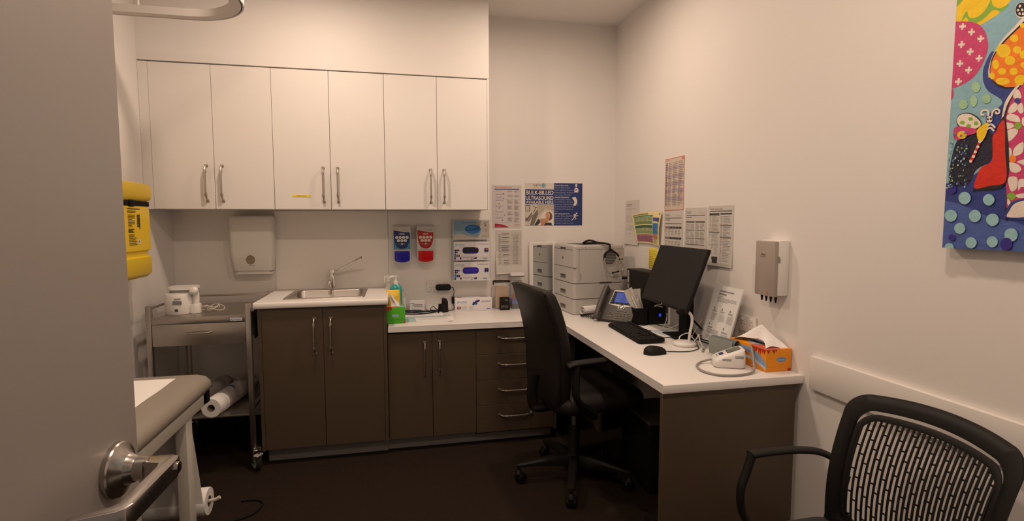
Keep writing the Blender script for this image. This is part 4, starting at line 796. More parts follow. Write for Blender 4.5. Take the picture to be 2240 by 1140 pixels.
# canvas painting
t = thing('canvas_painting', 'large colourful canvas with dragonfly, dots and flower shapes', 'painting', (-.001, -2.395, 1.255))
MB().m(mat('canvas', lin('3f6a9a'), .7)).box(-.035, 0, -.90, 0, 0, 1.0, bev=.002).build('stretched_canvas', None, t)
COL = dict(deepblue='2a3a86', midblue='4a62a8', navy='141430', yellow='f4c800', green='84b038', pink='c83a72', cream='e8dcd0', black='16101a', orange='f07c04', palegreen='a0c8a0', dots='f08a20', red='d4260c', paleblue='96c4cc', violet='34288c')
ART = """deepblue|1|-310,1550 0,1790 640,1930 1040,2260 1450,2650 1950,2580 2150,-660 -160,-910;midblue|1|-280,1080 220,1270 1130,870 2080,530 2150,-660 -160,-910;navy|1|60,1980 190,2850 480,3060 990,3160 1130,3130 1150,2370 770,2100 620,1750 200,1710;deepblue|1|1010,5090 810,4800 790,4450 930,4120 1240,3840 1270,3690 1070,3560 920,3440 1050,3030 1430,2970 1490,3650 1620,4040 1190,4290;yellow|0|-80,7410 10,6170 330,6030 660,5870 1030,5980 1330,6230 1350,6780;green|1|150,6140 270,6370 350,6170 560,6110 750,6230 870,6440 910,6280 1080,6130 1290,6150 1140,6030 940,6140 760,6020 570,5960 360,6050 280,6200;green|1|-30,6590 120,6650 170,6750 50,6800 -70,6730;pink|1|-90,4390 -10,4390 280,4430 570,4570 750,4820 860,5140 850,5400 750,5700 570,5930 330,6070 -10,6190 -200,6210;cream|0|100,6050 170,6030 170,6090 230,6060 220,6010 280,6000 280,5940 220,5950 210,5900 150,5920 170,5970 110,5980;cream|0|340,5820 410,5800 420,5860 470,5840 460,5780 520,5770 520,5720 460,5730 450,5670 400,5690 410,5740 350,5760;cream|0|590,5570 650,5540 650,5610 710,5580 700,5530 760,5520 760,5470 700,5480 690,5420 640,5440 650,5490 600,5500;cream|0|100,5570 170,5550 170,5620 230,5590 220,5530 280,5530 280,5470 220,5480 210,5420 160,5440 170,5490 110,5510;cream|0|340,5310 410,5290 410,5350 470,5330 460,5270 520,5260 520,5210 460,5220 450,5160 390,5180 410,5230 350,5240;cream|0|580,5060 640,5040 650,5110 700,5090 690,5030 750,5020 750,4970 690,4980 680,4920 630,4940 650,4990 590,5000;cream|0|90,5070 160,5050 160,5120 220,5090 210,5030 270,5030 270,4970 210,4980 200,4920 150,4940 160,4990 100,5000;cream|0|330,4830 400,4810 400,4870 460,4850 450,4790 510,4790 510,4740 450,4740 440,4680 390,4700 400,4750 340,4760;cream|0|80,4590 150,4570 150,4640 210,4620 210,4560 270,4550 260,4500 200,4500 190,4440 140,4460 150,4520 90,4520;pink|1|-50,4350 40,4360 60,4170 -20,4090;cream|1|1640,5700 1430,5530 1180,5300 1010,5030 930,4770 920,4540 1020,4510 1680,5380;black|1|1670,5620 1480,5480 1210,5260 1010,5000 950,4760 960,4500 1060,4290 1230,4120 1470,4050 1860,4120 1770,5570;orange|1|1690,5570 1530,5460 1260,5240 1050,4990 970,4750 980,4490 1080,4320 1250,4170 1460,4090 1860,4150 1770,5540;yellow|1|1550,5230 1530,5180 1470,5170 1400,5220 1370,5290 1390,5350 1460,5350 1520,5310;yellow|1|1400,4980 1360,4880 1250,4860 1130,4950 1070,5080 1110,5190 1230,5200 1350,5110;yellow|1|1630,4940 1610,4880 1550,4870 1480,4920 1450,4990 1470,5050 1530,5060 1600,5010;yellow|1|1160,4720 1140,4640 1090,4620 1030,4670 1000,4760 1010,4840 1070,4860 1130,4810;yellow|1|1520,4710 1490,4640 1400,4630 1320,4690 1280,4780 1310,4850 1390,4860 1480,4800;yellow|1|1330,4500 1310,4450 1240,4440 1170,4490 1140,4550 1170,4600 1230,4610 1300,4570;yellow|1|1590,4430 1570,4370 1500,4360 1440,4400 1410,4470 1430,4530 1490,4540 1560,4500;yellow|1|1080,4460 1070,4400 1020,4380 980,4420 950,4490 970,4550 1010,4560 1060,4520;yellow|1|1430,4230 1390,4180 1280,4180 1160,4230 1110,4310 1150,4370 1270,4360 1380,4310;yellow|1|1780,4170 1750,4090 1660,4070 1570,4130 1530,4230 1560,4310 1650,4330 1740,4270;yellow|1|1760,4780 1740,4720 1690,4710 1630,4750 1610,4830 1620,4890 1680,4900 1730,4860;yellow|1|1690,5490 1680,5460 1630,5450 1590,5490 1570,5530 1580,5570 1630,5570 1670,5540;yellow|1|1780,4530 1770,4480 1720,4470 1670,4510 1640,4570 1660,4610 1710,4620 1760,4580;cream|1|1710,5840 1680,5710 1590,5690 1490,5780 1440,5940 1470,6070 1570,6090 1670,5990;black|1|1700,5860 1670,5750 1590,5730 1490,5810 1450,5950 1480,6060 1570,6080 1660,5990;cream|1|1530,5910 1530,5890 1510,5890 1490,5900 1480,5930 1490,5950 1500,5950 1520,5940;cream|1|1570,6000 1560,5980 1540,5970 1520,5990 1520,6020 1520,6040 1540,6040 1560,6020;cream|1|1620,5890 1620,5860 1600,5860 1580,5880 1570,5900 1580,5930 1590,5930 1610,5910;cream|1|1570,5810 1570,5790 1550,5790 1530,5810 1520,5830 1530,5850 1550,5860 1560,5840;cream|1|1650,5780 1640,5760 1620,5760 1600,5770 1600,5800 1600,5820 1620,5820 1640,5810;palegreen|1|750,4250 720,4160 650,4140 570,4200 530,4310 560,4400 630,4420 710,4360;palegreen|1|690,3910 670,3810 610,3770 550,3830 520,3940 540,4050 600,4080 660,4020;palegreen|1|1020,3890 1000,3820 920,3800 850,3850 810,3940 830,4020 910,4040 990,3980;palegreen|1|460,3870 430,3790 350,3770 260,3820 230,3910 250,4000 330,4020 420,3960;cream|1|1590,4080 1380,3790 1320,3510 1310,3220 1410,3210 1490,3650 1690,4000;black|1|1660,4070 1460,3770 1370,3500 1340,3160 1430,2970 1560,3350 1720,3930;black|1|1380,3150 1420,2510 1490,1810 1530,1340 1530,870 1610,840 1700,1900 1520,3130;pink|1|1710,4060 1510,3790 1430,3520 1390,3210 1430,2510 1540,1340 1600,1050 2050,1040 1860,4040;cream|1|1600,3990 1670,3920 1710,3770 1610,3760 1530,3840;cream|1|1490,3620 1610,3680 1640,3500 1530,3430 1440,3460;cream|1|1660,3610 1740,3620 1780,3420 1710,3390 1650,3500;cream|1|1420,3380 1500,3420 1670,3330 1720,3180 1570,3220 1440,3290;cream|1|1380,3210 1520,3190 1600,3100 1500,3050 1400,3060;cream|1|1430,3000 1630,3040 1690,2930 1540,2750 1440,2800;cream|1|1760,3250 1810,3270 1840,3070 1770,3110;cream|1|1420,2910 1530,3010 1670,2990 1640,2850 1520,2780;cream|1|1440,2590 1560,2560 1590,2400 1550,2310 1460,2390;cream|1|1620,2370 1630,2540 1750,2660 1830,2650 1820,2430 1700,2360;cream|1|1540,2210 1630,2200 1760,2130 1820,2010 1720,1940 1590,2000;cream|1|1470,2270 1530,2240 1520,2030 1490,2010;cream|1|1720,2210 1880,2250 1880,2110 1810,2150;cream|1|1550,1830 1700,1850 1760,1760 1750,1560 1650,1480 1580,1620;cream|1|1780,1750 1890,1770 1920,1600 1840,1580 1790,1500;cream|1|1750,1400 1930,1420 1930,1320 1780,1330;cream|1|1570,1310 1640,1220 1610,1130 1570,1190;deepblue|1|1700,3700 1690,3650 1640,3640 1590,3670 1570,3730 1590,3770 1630,3780 1680,3750;green|1|1770,3080 1750,3020 1690,3000 1630,3040 1610,3110 1630,3170 1680,3190 1740,3150;dots|1|1700,2280 1680,2220 1620,2200 1560,2240 1540,2300 1560,2370 1610,2390 1670,2350;green|1|1750,1360 1720,1290 1660,1270 1590,1300 1550,1370 1580,1440 1640,1460 1710,1430;black|1|1410,3290 1260,3230 1190,2980 1180,2310 910,2160 790,1860 750,1530 810,1560 1530,1720;red|1|1380,3250 1260,3200 1210,3040 1130,2900 1150,2310 910,2160 810,1920 770,1620 1140,1660 1500,1760 1440,2510;deepblue|1|1530,840 1570,1040 1660,1220 1890,1290 2030,1260 2060,810;cream|1|1600,850 1630,1010 1720,1170 1890,1240 2040,1220 2060,880;black|1|200,3500 270,3640 510,3640 750,3470 850,3260 710,3160 410,3220 250,3330;cream|1|210,3500 280,3620 490,3620 720,3460 830,3270 680,3190 430,3240 270,3350;green|1|420,3400 410,3360 360,3360 320,3380 290,3420 310,3450 360,3460 400,3440;green|1|620,3460 610,3420 570,3420 520,3440 500,3480 520,3510 560,3520 600,3500;green|1|770,3310 760,3280 720,3270 670,3290 650,3330 670,3370 710,3380 750,3350;green|1|590,3270 570,3240 530,3230 480,3250 460,3290 480,3330 520,3340 570,3310;pink|1|140,3180 160,3300 290,3320 590,3230 740,3160 710,3070 480,3030 280,2950 160,3030;yellow|1|490,3060 460,2990 370,2970 280,3020 240,3100 280,3170 360,3180 450,3140;pink|1|390,3060 380,3040 350,3030 320,3050 310,3070 320,3090 350,3090 370,3080;yellow|1|1010,3290 820,3220 740,3110 780,2900 870,2810 980,3010;red|0|810,2870 870,2850 750,2500 670,2300 600,2350 710,2600;cream|1|870,2830 860,2800 830,2790 810,2810 790,2840 800,2860 830,2870 860,2850;cream|1|830,2690 820,2670 790,2660 770,2670 750,2700 760,2730 790,2740 820,2720;cream|1|780,2570 770,2550 740,2540 710,2550 700,2580 710,2610 740,2620 760,2600;cream|1|740,2450 730,2430 700,2420 680,2430 660,2460 670,2490 700,2500 730,2480;cream|1|670,2340 660,2310 640,2300 610,2320 600,2350 610,2380 630,2380 660,2370;cream|1|1100,3360 1090,3300 1040,3290 980,3320 960,3380 980,3440 1030,3450 1080,3420;black|1|1020,3370 1010,3350 990,3350 970,3360 970,3380 970,3400 990,3410 1010,3390;black|1|1090,3370 1090,3350 1070,3340 1050,3350 1040,3380 1050,3400 1070,3400 1090,3390;cream|2|1000,3460 990,3580 920,3630 840,3620 830,3530 900,3520;cream|2|1080,3430 1100,3550 1180,3600 1250,3550 1240,3480 1170,3500 1180,3540;cream|2|990,3210 1090,3230 1180,3130;cream|2|990,3120 1070,3150 1160,3050;paleblue|1|700,1360 660,1250 550,1200 430,1260 380,1380 420,1490 530,1540 650,1480;paleblue|1|1280,1290 1240,1190 1150,1150 1050,1200 1000,1310 1040,1410 1130,1450 1230,1400;paleblue|1|370,900 330,780 220,730 100,780 40,900 80,1020 200,1060 320,1010;paleblue|1|980,880 940,770 840,720 730,770 680,890 720,1000 820,1050 930,1000;paleblue|1|1410,780 1370,670 1270,620 1170,670 1110,780 1150,900 1250,940 1360,900;paleblue|1|610,550 580,450 480,400 370,440 320,550 360,660 460,700 560,660;paleblue|1|1850,410 1820,290 1720,240 1610,280 1560,400 1590,520 1700,570 1800,530;paleblue|1|920,180 880,70 790,20 690,60 640,160 670,270 770,320 870,280;paleblue|1|1420,220 1390,120 1300,70 1210,110 1160,210 1190,310 1280,360 1380,320;paleblue|1|340,20 310,-80 230,-120 140,-90 90,0 120,100 210,140 300,110;violet|1|310,1620 280,1530 190,1500 100,1540 60,1630 90,1720 180,1750 270,1710;violet|1|360,300 340,230 280,200 210,230 180,290 210,360 270,390 330,360;violet|1|1750,180 1720,70 1630,20 1530,60 1480,170 1520,280 1610,330 1710,290"""
a = Art(dz=.00003, ink=lambda h: mat('paint_'+h, h, .5, noise=.16, scale=38, bump=.5, bscale=90)); a.rect('86b4c4', .0, .0, .90, 1.0)
a.rect('7a96b8', .02, .02, .0201, .0201)
for it in ART.split(';'):
    c, sm_, pts = it.split('|'); P = [tuple(float(v)/1e4 for v in q.split(',')) for q in pts.split()]
    if sm_ == '2':
        Q = [(p.x, p.y) for p in crom([(x, y, 0) for x, y in P], 4)]; a.line(COL[c], Q, .0045); continue
    if sm_ == '1': P = [(p.x, p.y) for p in crom([(x, y, 0) for x, y in P], 4, True)]
    a.poly(COL[c], P)
# loose continuation of the pattern over the part beyond the frame
rnd = random.Random(8)
for k in range(26): a.ell(COL[rnd.choice(['paleblue', 'orange', 'pink', 'yellow', 'midblue'])], .34+.5*rnd.random(), .06+.88*rnd.random(), .02+.03*rnd.random())
for k in range(90): a.ell(COL[rnd.choice(['paleblue', 'midblue', 'palegreen'])], .008+.050*rnd.random()**1.4, .165+.150*rnd.random(), .0008+.0022*rnd.random(), .0008+.0030*rnd.random(), 7)
for f in a.mb.bm.verts: f.co.x = min(max(f.co.x, 0), .90); f.co.y = min(max(f.co.y, 0), 1.0)
a.build(t, T(-.035, 0, 0) @ RIGHT, 'painted_surface')
# ================================================================ things on the desk along the right wall
# leaning mirror beside the printer
t = thing('leaning_mirror', 'white-framed mirror leaning behind the printer', 'mirror', (-.545, -.022, .7305), 5)
Mm = R('X', -1.0)
b = MB().m(WHITE); W_, H_ = .20, .455
b.box(-W_/2, -W_/2+.028, -.014, 0, 0, H_, bev=.003).box(W_/2-.024, W_/2, -.014, 0, 0, H_, bev=.003).box(-W_/2+.02, W_/2-.02, -.014, 0, H_-.024, H_, bev=.003).box(-W_/2+.02, W_/2-.02, -.014, 0, 0, .024, bev=.003)
b.build('frame', None, t, Mm)
MB().m(mat('mirror_glass', (.72, .78, .80), .02, 1)).box(-W_/2+.02, W_/2-.02, -.009, -.004, .02, H_-.02).build('mirror_pane', None, t, Mm)
# printer: front faces -x (local -y), fan side faces the camera (local -x side is +y ...)
PR = mat('printer_grey', (.50, .475, .45), .45, bump=.03, bscale=500)
t = thing('laser_printer', 'light grey laser printer on two extra paper trays', 'printer', (-.288, -.232, .7305), 4.7)
hx, hy = .178, .178
def pbox(z0, z1, m=PR, i=0): return [[(x, y, z) for x, y in rrect(-hx+i, hx-i, -hy+i, hy-i, .022, 4)] for z in (z0, z1)]
zt = [.0, .100, .200, .446]
for k in range(2):
    MB().m(PR).loft(pbox(zt[k]+.003, zt[k+1]-.0015)).m(GAP).loft(pbox(zt[k], zt[k]+.003, i=.004)).build('paper_tray_unit', None, t)
b = MB().m(PR).loft(pbox(zt[2]+.003, zt[3]-.010)).loft([pbox(zt[3]-.010, 0)[0], pbox(zt[3], 0, i=.004)[0]]).m(GAP).loft(pbox(zt[2], zt[2]+.003, i=.004)); b.build('body', None, t)
b = MB().m(GAP).box(-hx-.0006, -hx+.003, -hy+.02, hy-.02, .300, .3025).box(-hx-.0006, -hx+.003, -hy+.02, hy-.02, .414, .416).box(-hx+.02, hx-.02, -hy-.0006, -hy+.003, .418, .4195).box(-hx+.035, -hx+.0362, -hy-.0006, -hy+.003, .205, .418).box(-hx-.0006, -hx+.02, -hy-.0006, -hy+.02, .300, .3022).box(-hx+.080, -hx+.0812, -hy-.0006, -hy+.003, .4195, .44)
b.build('panel_seams', None, t)
for z in (.022, .122, .222): MB().m(mat('recess', (.16, .15, .14), .5)).box(-hx-.0008, -hx+.01, -.045, .045, z, z+.028, bev=.001).m(mat('recess_deep', (.06, .055, .05), .6)).box(-hx-.0012, -hx+.01, -.043, .043, z+.016, z+.026).build('pull_recess', None, t)
MB().m(mat('recess_deep', (.06, .055, .05), .6)).box(-hx-.0010, -hx+.01, -.045, .045, .416, .428).build('top_latch', None, t)
for z, l, x in ((.196, .085, .045), (.096, .08, .045)): MB().m(mat('recess_deep', (.06, .055, .05), .6)).box(x-l/2, x+l/2, -hy-.0010, -hy+.01, z, z+.011).build('side_recess', None, t)
b = MB().m(PR).cyl((.070, -hy+.002, .365), (.070, -hy-.003, .365), .054, n=36).m(mat('recess_deep', (.06, .055, .05), .6))
for i in range(9):
    z = -.040+.010*i; l = math.sqrt(.047**2-z*z); b.box(.070-l, .070+l, -hy-.0036, -hy-.003, .365+z-.0034, .365+z+.0034)
b.build('fan_grille', None, t)
b = MB().m(mat('recess_deep', (.06, .055, .05), .6))
b = MB().m(mat('vent_grey', (.34, .32, .30), .6))
for i in range(7):
    b.box(-hx+.042, -hx+.052, -hy-.0006, -hy+.002, .222+.007*i, .2255+.007*i)
b.build('side_vent', None, t)
b = MB().m(mat('vent_grey', (.34, .32, .30), .6))
for i in range(7): b.box(.098, .134, -hy-.0006, -hy+.002, .222+.007*i, .2255+.007*i)
b.build('side_vent', None, t)
b = MB().m(PR).box(hx-.012, hx+.010, -hy+.02, hy-.01, .02, .425, bev=.004).m(mat('recess_deep', (.06, .055, .05), .6)).box(-.11, .13, -.13, .12, zt[3]-.002, zt[3]+.001); b.build('rear_and_output_tray', None, t)
Art().rect('b8b0a4', -.024, -.048, .024, .048).lines('5a544c', -.018, .018, .018, .042, 4, 3, .3).rect('3a3632', -.012, -.014, .020, -.004).lines('5a544c', -.018, -.04, .018, -.02, 3, 5, .3).build(t, T(.148, -hy-.0003, .360) @ BACK, 'rating_label')
Art().ell('4a4642', 0, 0, .016, .009).lines('b8b0a8', -.010, -.003, .011, .003, 1, 2, .8, 0).build(t, T(-hx, .005, .358) @ R('Z', -90) @ BACK, 'brand_badge')
Art().text('5a5650', 'brother', 0, 0, .006).build(t, T(-hx, .07, .425) @ R('Z', -90) @ BACK, 'brand_print')
# stethoscope hanging over the printer
t = thing('stethoscope', 'black stethoscope draped over the printer top and side', 'stethoscope', (-.003, -.027, 0))
P = [(-.20, -.21, 1.183), (-.29, -.25, 1.183), (-.35, -.30, 1.186), (-.325, -.345, 1.205), (-.275, -.375, 1.190), (-.235, -.385, 1.186), (-.212, -.398, 1.180), (-.208, -.402, 1.165), (-.207, -.402, 1.140)]
MB().m(BLK).tube(P, .0068, n=10, smooth=5).build('tubing', None, t)
b = MB().m(BLK).tube([(-.207, -.402, 1.150), (-.215, -.402, 1.140), (-.238, -.404, 1.122), (-.243, -.404, 1.095)], .0068, n=10, smooth=4).tube([(-.207, -.402, 1.150), (-.195, -.402, 1.142), (-.165, -.406, 1.122), (-.150, -.410, 1.103)], .0068, n=10, smooth=4); b.build('y_tubing', None, t)
b = MB().m(NICKEL).tube([(-.243, -.404, 1.097), (-.244, -.408, 1.06), (-.236, -.414, 1.02), (-.222, -.418, 1.000), (-.208, -.420, .998)], .0036, smooth=4).tube([(-.150, -.410, 1.104), (-.135, -.413, 1.08), (-.122, -.416, 1.045), (-.126, -.419, 1.018), (-.152, -.420, 1.007)], .0036, smooth=4)
b.build('ear_tubes', None, t)
b = MB().m(BLK).cyl((-.200, -.420, .998), (-.188, -.421, 1.001), .0055).cyl((-.166, -.421, 1.005), (-.152, -.420, 1.008), .0055).cyl((-.190, -.421, 1.000), (-.164, -.421, 1.006), .0035); b.build('ear_tips', None, t)
MB().m(CHROME).lathe([(.022, 0), (.024, .004), (.020, .012), (.008, .016)], 24, T(-.20, -.21, 1.1785)).build('chest_piece', None, t)
# rolled booklet
t = thing('rolled_booklet', 'rolled white booklet lying between printer and phone', 'booklet', (-.405, -.452, .7305), 22)
sp = [((.030-.0009*i)*math.cos(i*.42), (.030-.0009*i)*math.sin(i*.42)) for i in range(0, 24)]
b = MB().m(PAPER).grid(lambda u, v: (v*.19-.0, sp[min(23, int(round(u*23)))][0]*(-1), .031+sp[min(23, int(round(u*23)))][1]), 23, 2, thick=.0006)
b.box(.03, .20, .0, .06, .048, .050, M=R('X', -12)); b.build('pages', None, t)
# desk phone
t = thing('desk_phone', 'dark grey office desk phone with lit blue screen', 'phone', (-.262, -.668, .7305), -50)
PG = mat('phone_grey', (.075, .068, .060), .45)
Mt = T(0, -.060, .010) @ R('X', 52)
b = MB().m(PG).prism(rrect(-.125, .125, 0, .205, .012), 0, .016, M=Mt, bev=.003).box(-.105, .105, -.055, .07, 0, .012, bev=.004).prism([(-.05, .01), (.062, .01), (.055, .14), (.03, .15)], -.10, .10, M=R('Z', 90) @ R('X', 90)) 
b.build('body', None, t)
MB().m(WPL).prism([(-.048, .100), (-.040, .197), (-.034, .201), (.122, .201), (.122, .100), (.060, .094), (.055, .078), (.038, .068), (.020, .078), (.014, .094)], .0155, .0185, M=Mt, bev=.001).build('silver_bezel', None, t)
MB().m(BLK).prism([(-.043, .104), (-.035, .192), (.118, .192), (.118, .104)], .0185, .0195, M=Mt).build('display_surround', None, t)
SC = mat('phone_screen', (.02, .03, .10), .2, emit=('4a66c8', .38))
s_ = MB().m(SC).box(-.018, .092, .116, .186, .0195, .0200, M=Mt).build('screen', None, t)
a = Art(); rnd = random.Random(3)
for i in range(5): a.lines('8aa0e0', .052, .122+.012*i, .088, .128+.012*i, 1, i, .6).lines('8aa0e0', -.012, .122+.012*i, .03, .128+.012*i, 1, i+9, .4)
a.build(t, Mt @ T(0, 0, .0199), 'screen_print')
MB().m(CHROME).lathe([(.013, 0), (.013, .002), (.010, .004)], 28, Mt @ T(.038, .088, .0185)).m(BLK).lathe([(.0155, 0), (.0155, .0015), (.013, .0015)], 28, Mt @ T(.038, .088, .0185)).build('navigation_button', None, t)
b = MB().m(mat('phone_key', (.13, .12, .105), .4))
for r in range(4):
    for c in range(3): b.box(.018+.021*c, .033+.021*c, .012+.0155*r, .022+.0155*r, .016, .0195, bev=.0012, M=Mt)
for q in ((-.02, .05), (-.031, .040), (-.009, .040), (.092, .05), (.103, .040), (.088, .028), (.105, .026), (.096, .014)): b.box(q[0]-.006, q[0]+.006, q[1]-.004, q[1]+.004, .016, .0195, bev=.0012, M=Mt)
b.box(-.034, -.006, .018, .026, .016, .019, bev=.001, M=Mt)
for i in range(5): b.box(-.037+.0025*i/2, -.029+.0025*i/2, .118+.013*i, .123+.013*i, .0195, .0205, M=Mt)
for i in range(4): b.box(-.012+.028*i, -.002+.028*i, .107, .111, .0195, .0205, M=Mt)
b.build('keys', None, t); 
h = MB().m(PG).tube([(-.088, .0, .040), (-.088, .012, .044), (-.088, .06, .048), (-.088, .12, .048), (-.088, .185, .044), (-.088, .208, .040)], .021, n=14, smooth=4, flat=.75, M=Mt).box(-.108, -.068, -.002, .035, .017, .045, bev=.008, M=Mt).box(-.108, -.068, .175, .210, .017, .045, bev=.008, M=Mt).build('handset', None, t, ang=60)
pts = []
Q = crom([(-.12, -.06, .012), (-.15, -.045, .010), (-.22, -.02, .009), (-.245, .0, .009), (-.23, .022, .009), (-.17, .012, .009), (-.11, -.01, .012)], 26)
for i, q in enumerate(Q): a_ = i*1.25; pts.append((q.x+.0045*math.cos(a_), q.y+.0045*math.cos(a_)*.5, q.z+.0045*math.sin(a_)))
MB().m(BLK).tube(pts, .0018, n=5).build('coiled_cord', None, t)
# pencil cup with packets
t = thing('pencil_cup', 'square black pencil cup in front of the computer tower', 'cup', (-.173, -.776, .7305), -10)
b = MB().m(BLKM); b.box(-.040, .040, -.040, -.037, 0, .098).box(-.040, .040, .037, .040, 0, .098).box(-.040, -.037, -.037, .037, 0, .098).box(.037, .040, -.037, .037, 0, .098).box(-.037, .037, -.037, .037, 0, .003); b.build('cup', None, t)
MW = mat('clear_sachet', (.58, .55, .50), .25)
def packet(lab, M, w_, h_, blue):
    o = MB().m(MW).grid(lambda u, v: ((u-.5)*w_+.004*math.sin(v*7), .004*math.sin(u*PI)*math.sin(v*PI)+.002*math.sin(u*9+v*5), v*h_), 10, 12, thick=.0012).build('swab_packet'); o.matrix_world = M; tag(o, lab, 'packet', 'swab packets in the cup')
    b = MB().m(WPL).cyl((.0, -.004, .03), (.006, -.004, h_*.75), .004)
    if blue: b.m(ink('1a2a8a')).box(-.010, .004, -.006, -.002, .055, .08, bev=.001)
    b.build('swab', None, o)
packet('sterile swab packet with blue tip leaning left out of the cup', T(-.160, -.800, .760) @ R('Z', -40) @ R('Y', -28), .052, .195, 1)
packet('second sterile packet upright behind in the pencil cup', T(-.155, -.765, .760) @ R('Z', -40) @ R('Y', -10), .048, .175, 0)
# computer tower
t = thing('computer_tower', 'black computer tower behind the monitor against the right wall', 'computer', (-.075, -.655, .7305))
MB().m(BLK).box(-.050, .055, -.155, .155, .004, .300, bev=.003).m(BLKM).box(-.045, .05, -.15, .15, 0, .005).build('case', None, t)
b = MB().m(GAP).box(-.03, .0, -.1565, -.154, .17, .178).box(-.03, .0, -.1565, -.154, .19, .198).box(-.04, .045, -.1562, -.154, .225, .228); b.build('front_ports', None, t)
MB().m(mat('blue_led', (.02, .03, .2), .3, emit=('2848e0', .8))).box(.012, .026, -.1575, -.1555, .045, .062, bev=.002).build('power_light', None, t)
Art().rect('b4aca0', -.012, -.055, .012, .055).lines('3a3632', -.009, .0, .009, .048, 9, 3, .4).rect('2a2826', -.009, -.030, .009, -.018).lines('3a3632', -.009, -.05, .009, -.035, 3, 4).build(t, T(-.0502, .130, .235) @ RIGHT, 'service_label')
MB().m(BLK).cyl((-.05, .16, .24), (-.075, .168, .24), .010).cyl((-.04, .15, .24), (-.05, .16, .24), .006).build('lock_knob', None, t)
# monitor
t = thing('computer_monitor', 'black monitor tilted back in front of the wall sheets', 'monitor', (-.144, -1.104, 1.044))
Mn = R('Z', -90-2.43) @ R('X', -20.24)   # local: x to the viewer's right, y out of the back, z up
b = MB().m(BLK).box(-.255, .255, -.005, .011, -.160, .160, bev=.003).loft([[(x, y, z) for x, z in rrect(-.17*k, .17*k, -.10*k, .10*k, .02)] for y, k in ((.011, 1), (.032, .75))]); b.build('housing', None, t, Mn)
MB().m(mat('screen_glass', (.010, .009, .009), .32, spec=.25)).box(-.250, .250, -.0062, -.005, -.146, .155).build('display_panel', None, t, Mn)
MB().m(NICKEL).cyl((0, -.0055, -.153), (0, -.0068, -.153), .0055, n=20).build('brand_badge', None, t, Mn)
b = MB().m(BLKM).box(.035, .075, -.085, -.005, -.306, -.02, bev=.006).box(.01, .07, -.07, -.02, -.06, .02, bev=.006); b.build('stand', None, t)
MB().m(BLKM).prism(rrect(-.03, .125, -.13, .06, .02), -.3133, -.3060).build('stand_base', None, t)
# cables
b = MB().m(BLK).tube([(-.13, -1.14, .93), (-.11, -1.17, .87), (-.10, -1.22, .84), (-.09, -1.30, .80), (-.07, -1.36, .765), (-.05, -1.42, .7365), (-.04, -1.36, .7365), (-.05, -1.25, .7365)], .0055, smooth=5).tube([(-.12, -1.02, .90), (-.10, -1.08, .86), (-.085, -1.16, .80), (-.07, -1.22, .75), (-.06, -1.26, .7365)], .005, smooth=5)
b.tube([(-.09+.035*math.cos(a*.6), -1.36+.05*math.sin(a*.6), .738+.012*abs(math.sin(a*.31))+.001*a) for a in range(26)], .0032, smooth=3)
o = tag(b.build('monitor_cables'), 'tangle of black cables hanging behind the monitor stand', 'cables')
b = MB().m(WPL).tube([(-.155, -1.03, .75), (-.15, -1.05, .79), (-.14, -1.045, .82), (-.15, -1.06, .84)], .0018, smooth=4).tube([(-.155, -1.04, .745), (-.12, -1.10, .78), (-.10, -1.12, .80)], .0018, smooth=4).tube([(-.13, -.98, .86), (-.15, -.96, .865), (-.16, -.94, .86), (-.15, -.955, .87), (-.12, -.99, .875)], .0018, smooth=4).tube([(-.10, -1.22, .742), (-.08, -1.23, .79), (-.06, -1.25, .84)], .0018, smooth=4)
o = tag(b.build('cable_ties'), 'thin white twist ties round the monitor cables', 'ties')
# papers under the monitor
o = tag(MB().m(BLKM).box(-.09, .09, -.15, .15, 0, .004, M=T(-.150, -.99, .7305) @ R('Z', 8)).build('document_pad'), 'black pad under the loose papers below the monitor', 'pad')
o = tag(MB().m(PAPER).box(-.085, .085, -.14, .14, 0, .0015, M=T(-.158, -1.000, .7352) @ R('Z', 12)).build('loose_papers'), 'loose printed papers lying below the monitor', 'paper')
Art().rect('c8d0d8', -.06, -.12, .05, .02).lines('8a98a8', -.055, -.10, .045, .0, 8, 3, .25).build(o, T(-.158, -1.000, .7368) @ R('Z', 12))
# keyboard
t = thing('keyboard', 'black keyboard in front of the monitor', 'keyboard', (-.320, -1.028, .7305), -90-3)
b = MB().m(BLKM).prism(rrect(-.226, .226, -.066, .072, .012), .004, .018, bev=.003, M=R('X', 3)).box(-.2, .2, -.05, .06, 0, .008); b.box(-.03, .02, .07, .082, .006, .020, bev=.003).build('case', None, t)
b = MB().m(BLK)
for r in range(6):
    y0 = -.056+.0195*r+(.006 if r == 5 else 0); x = -.216
    while x < .212:
        w_ = .0175
        if r == 0 and -.125 < x < -.11: w_ = .105
        if not (.068 < x < .076 or .134 < x < .142):
            if not (r in (2,) and .076 <= x < .134): b.box(x, x+w_-.002, y0, y0+.0165, .018, .0235, bev=.0015, seg=1, M=R('X', 3))
            x += w_+.0010
        else: x += .006
b.build('keys', None, t)['kind'] = 'stuff'
MB().m(BLK).tube([(0, .080, .014), (-.02, .10, .012), (-.06, .12, .004), (-.13, .135, .004), (-.2, .14, .004)], .0022, smooth=5).build('cable', None, t)
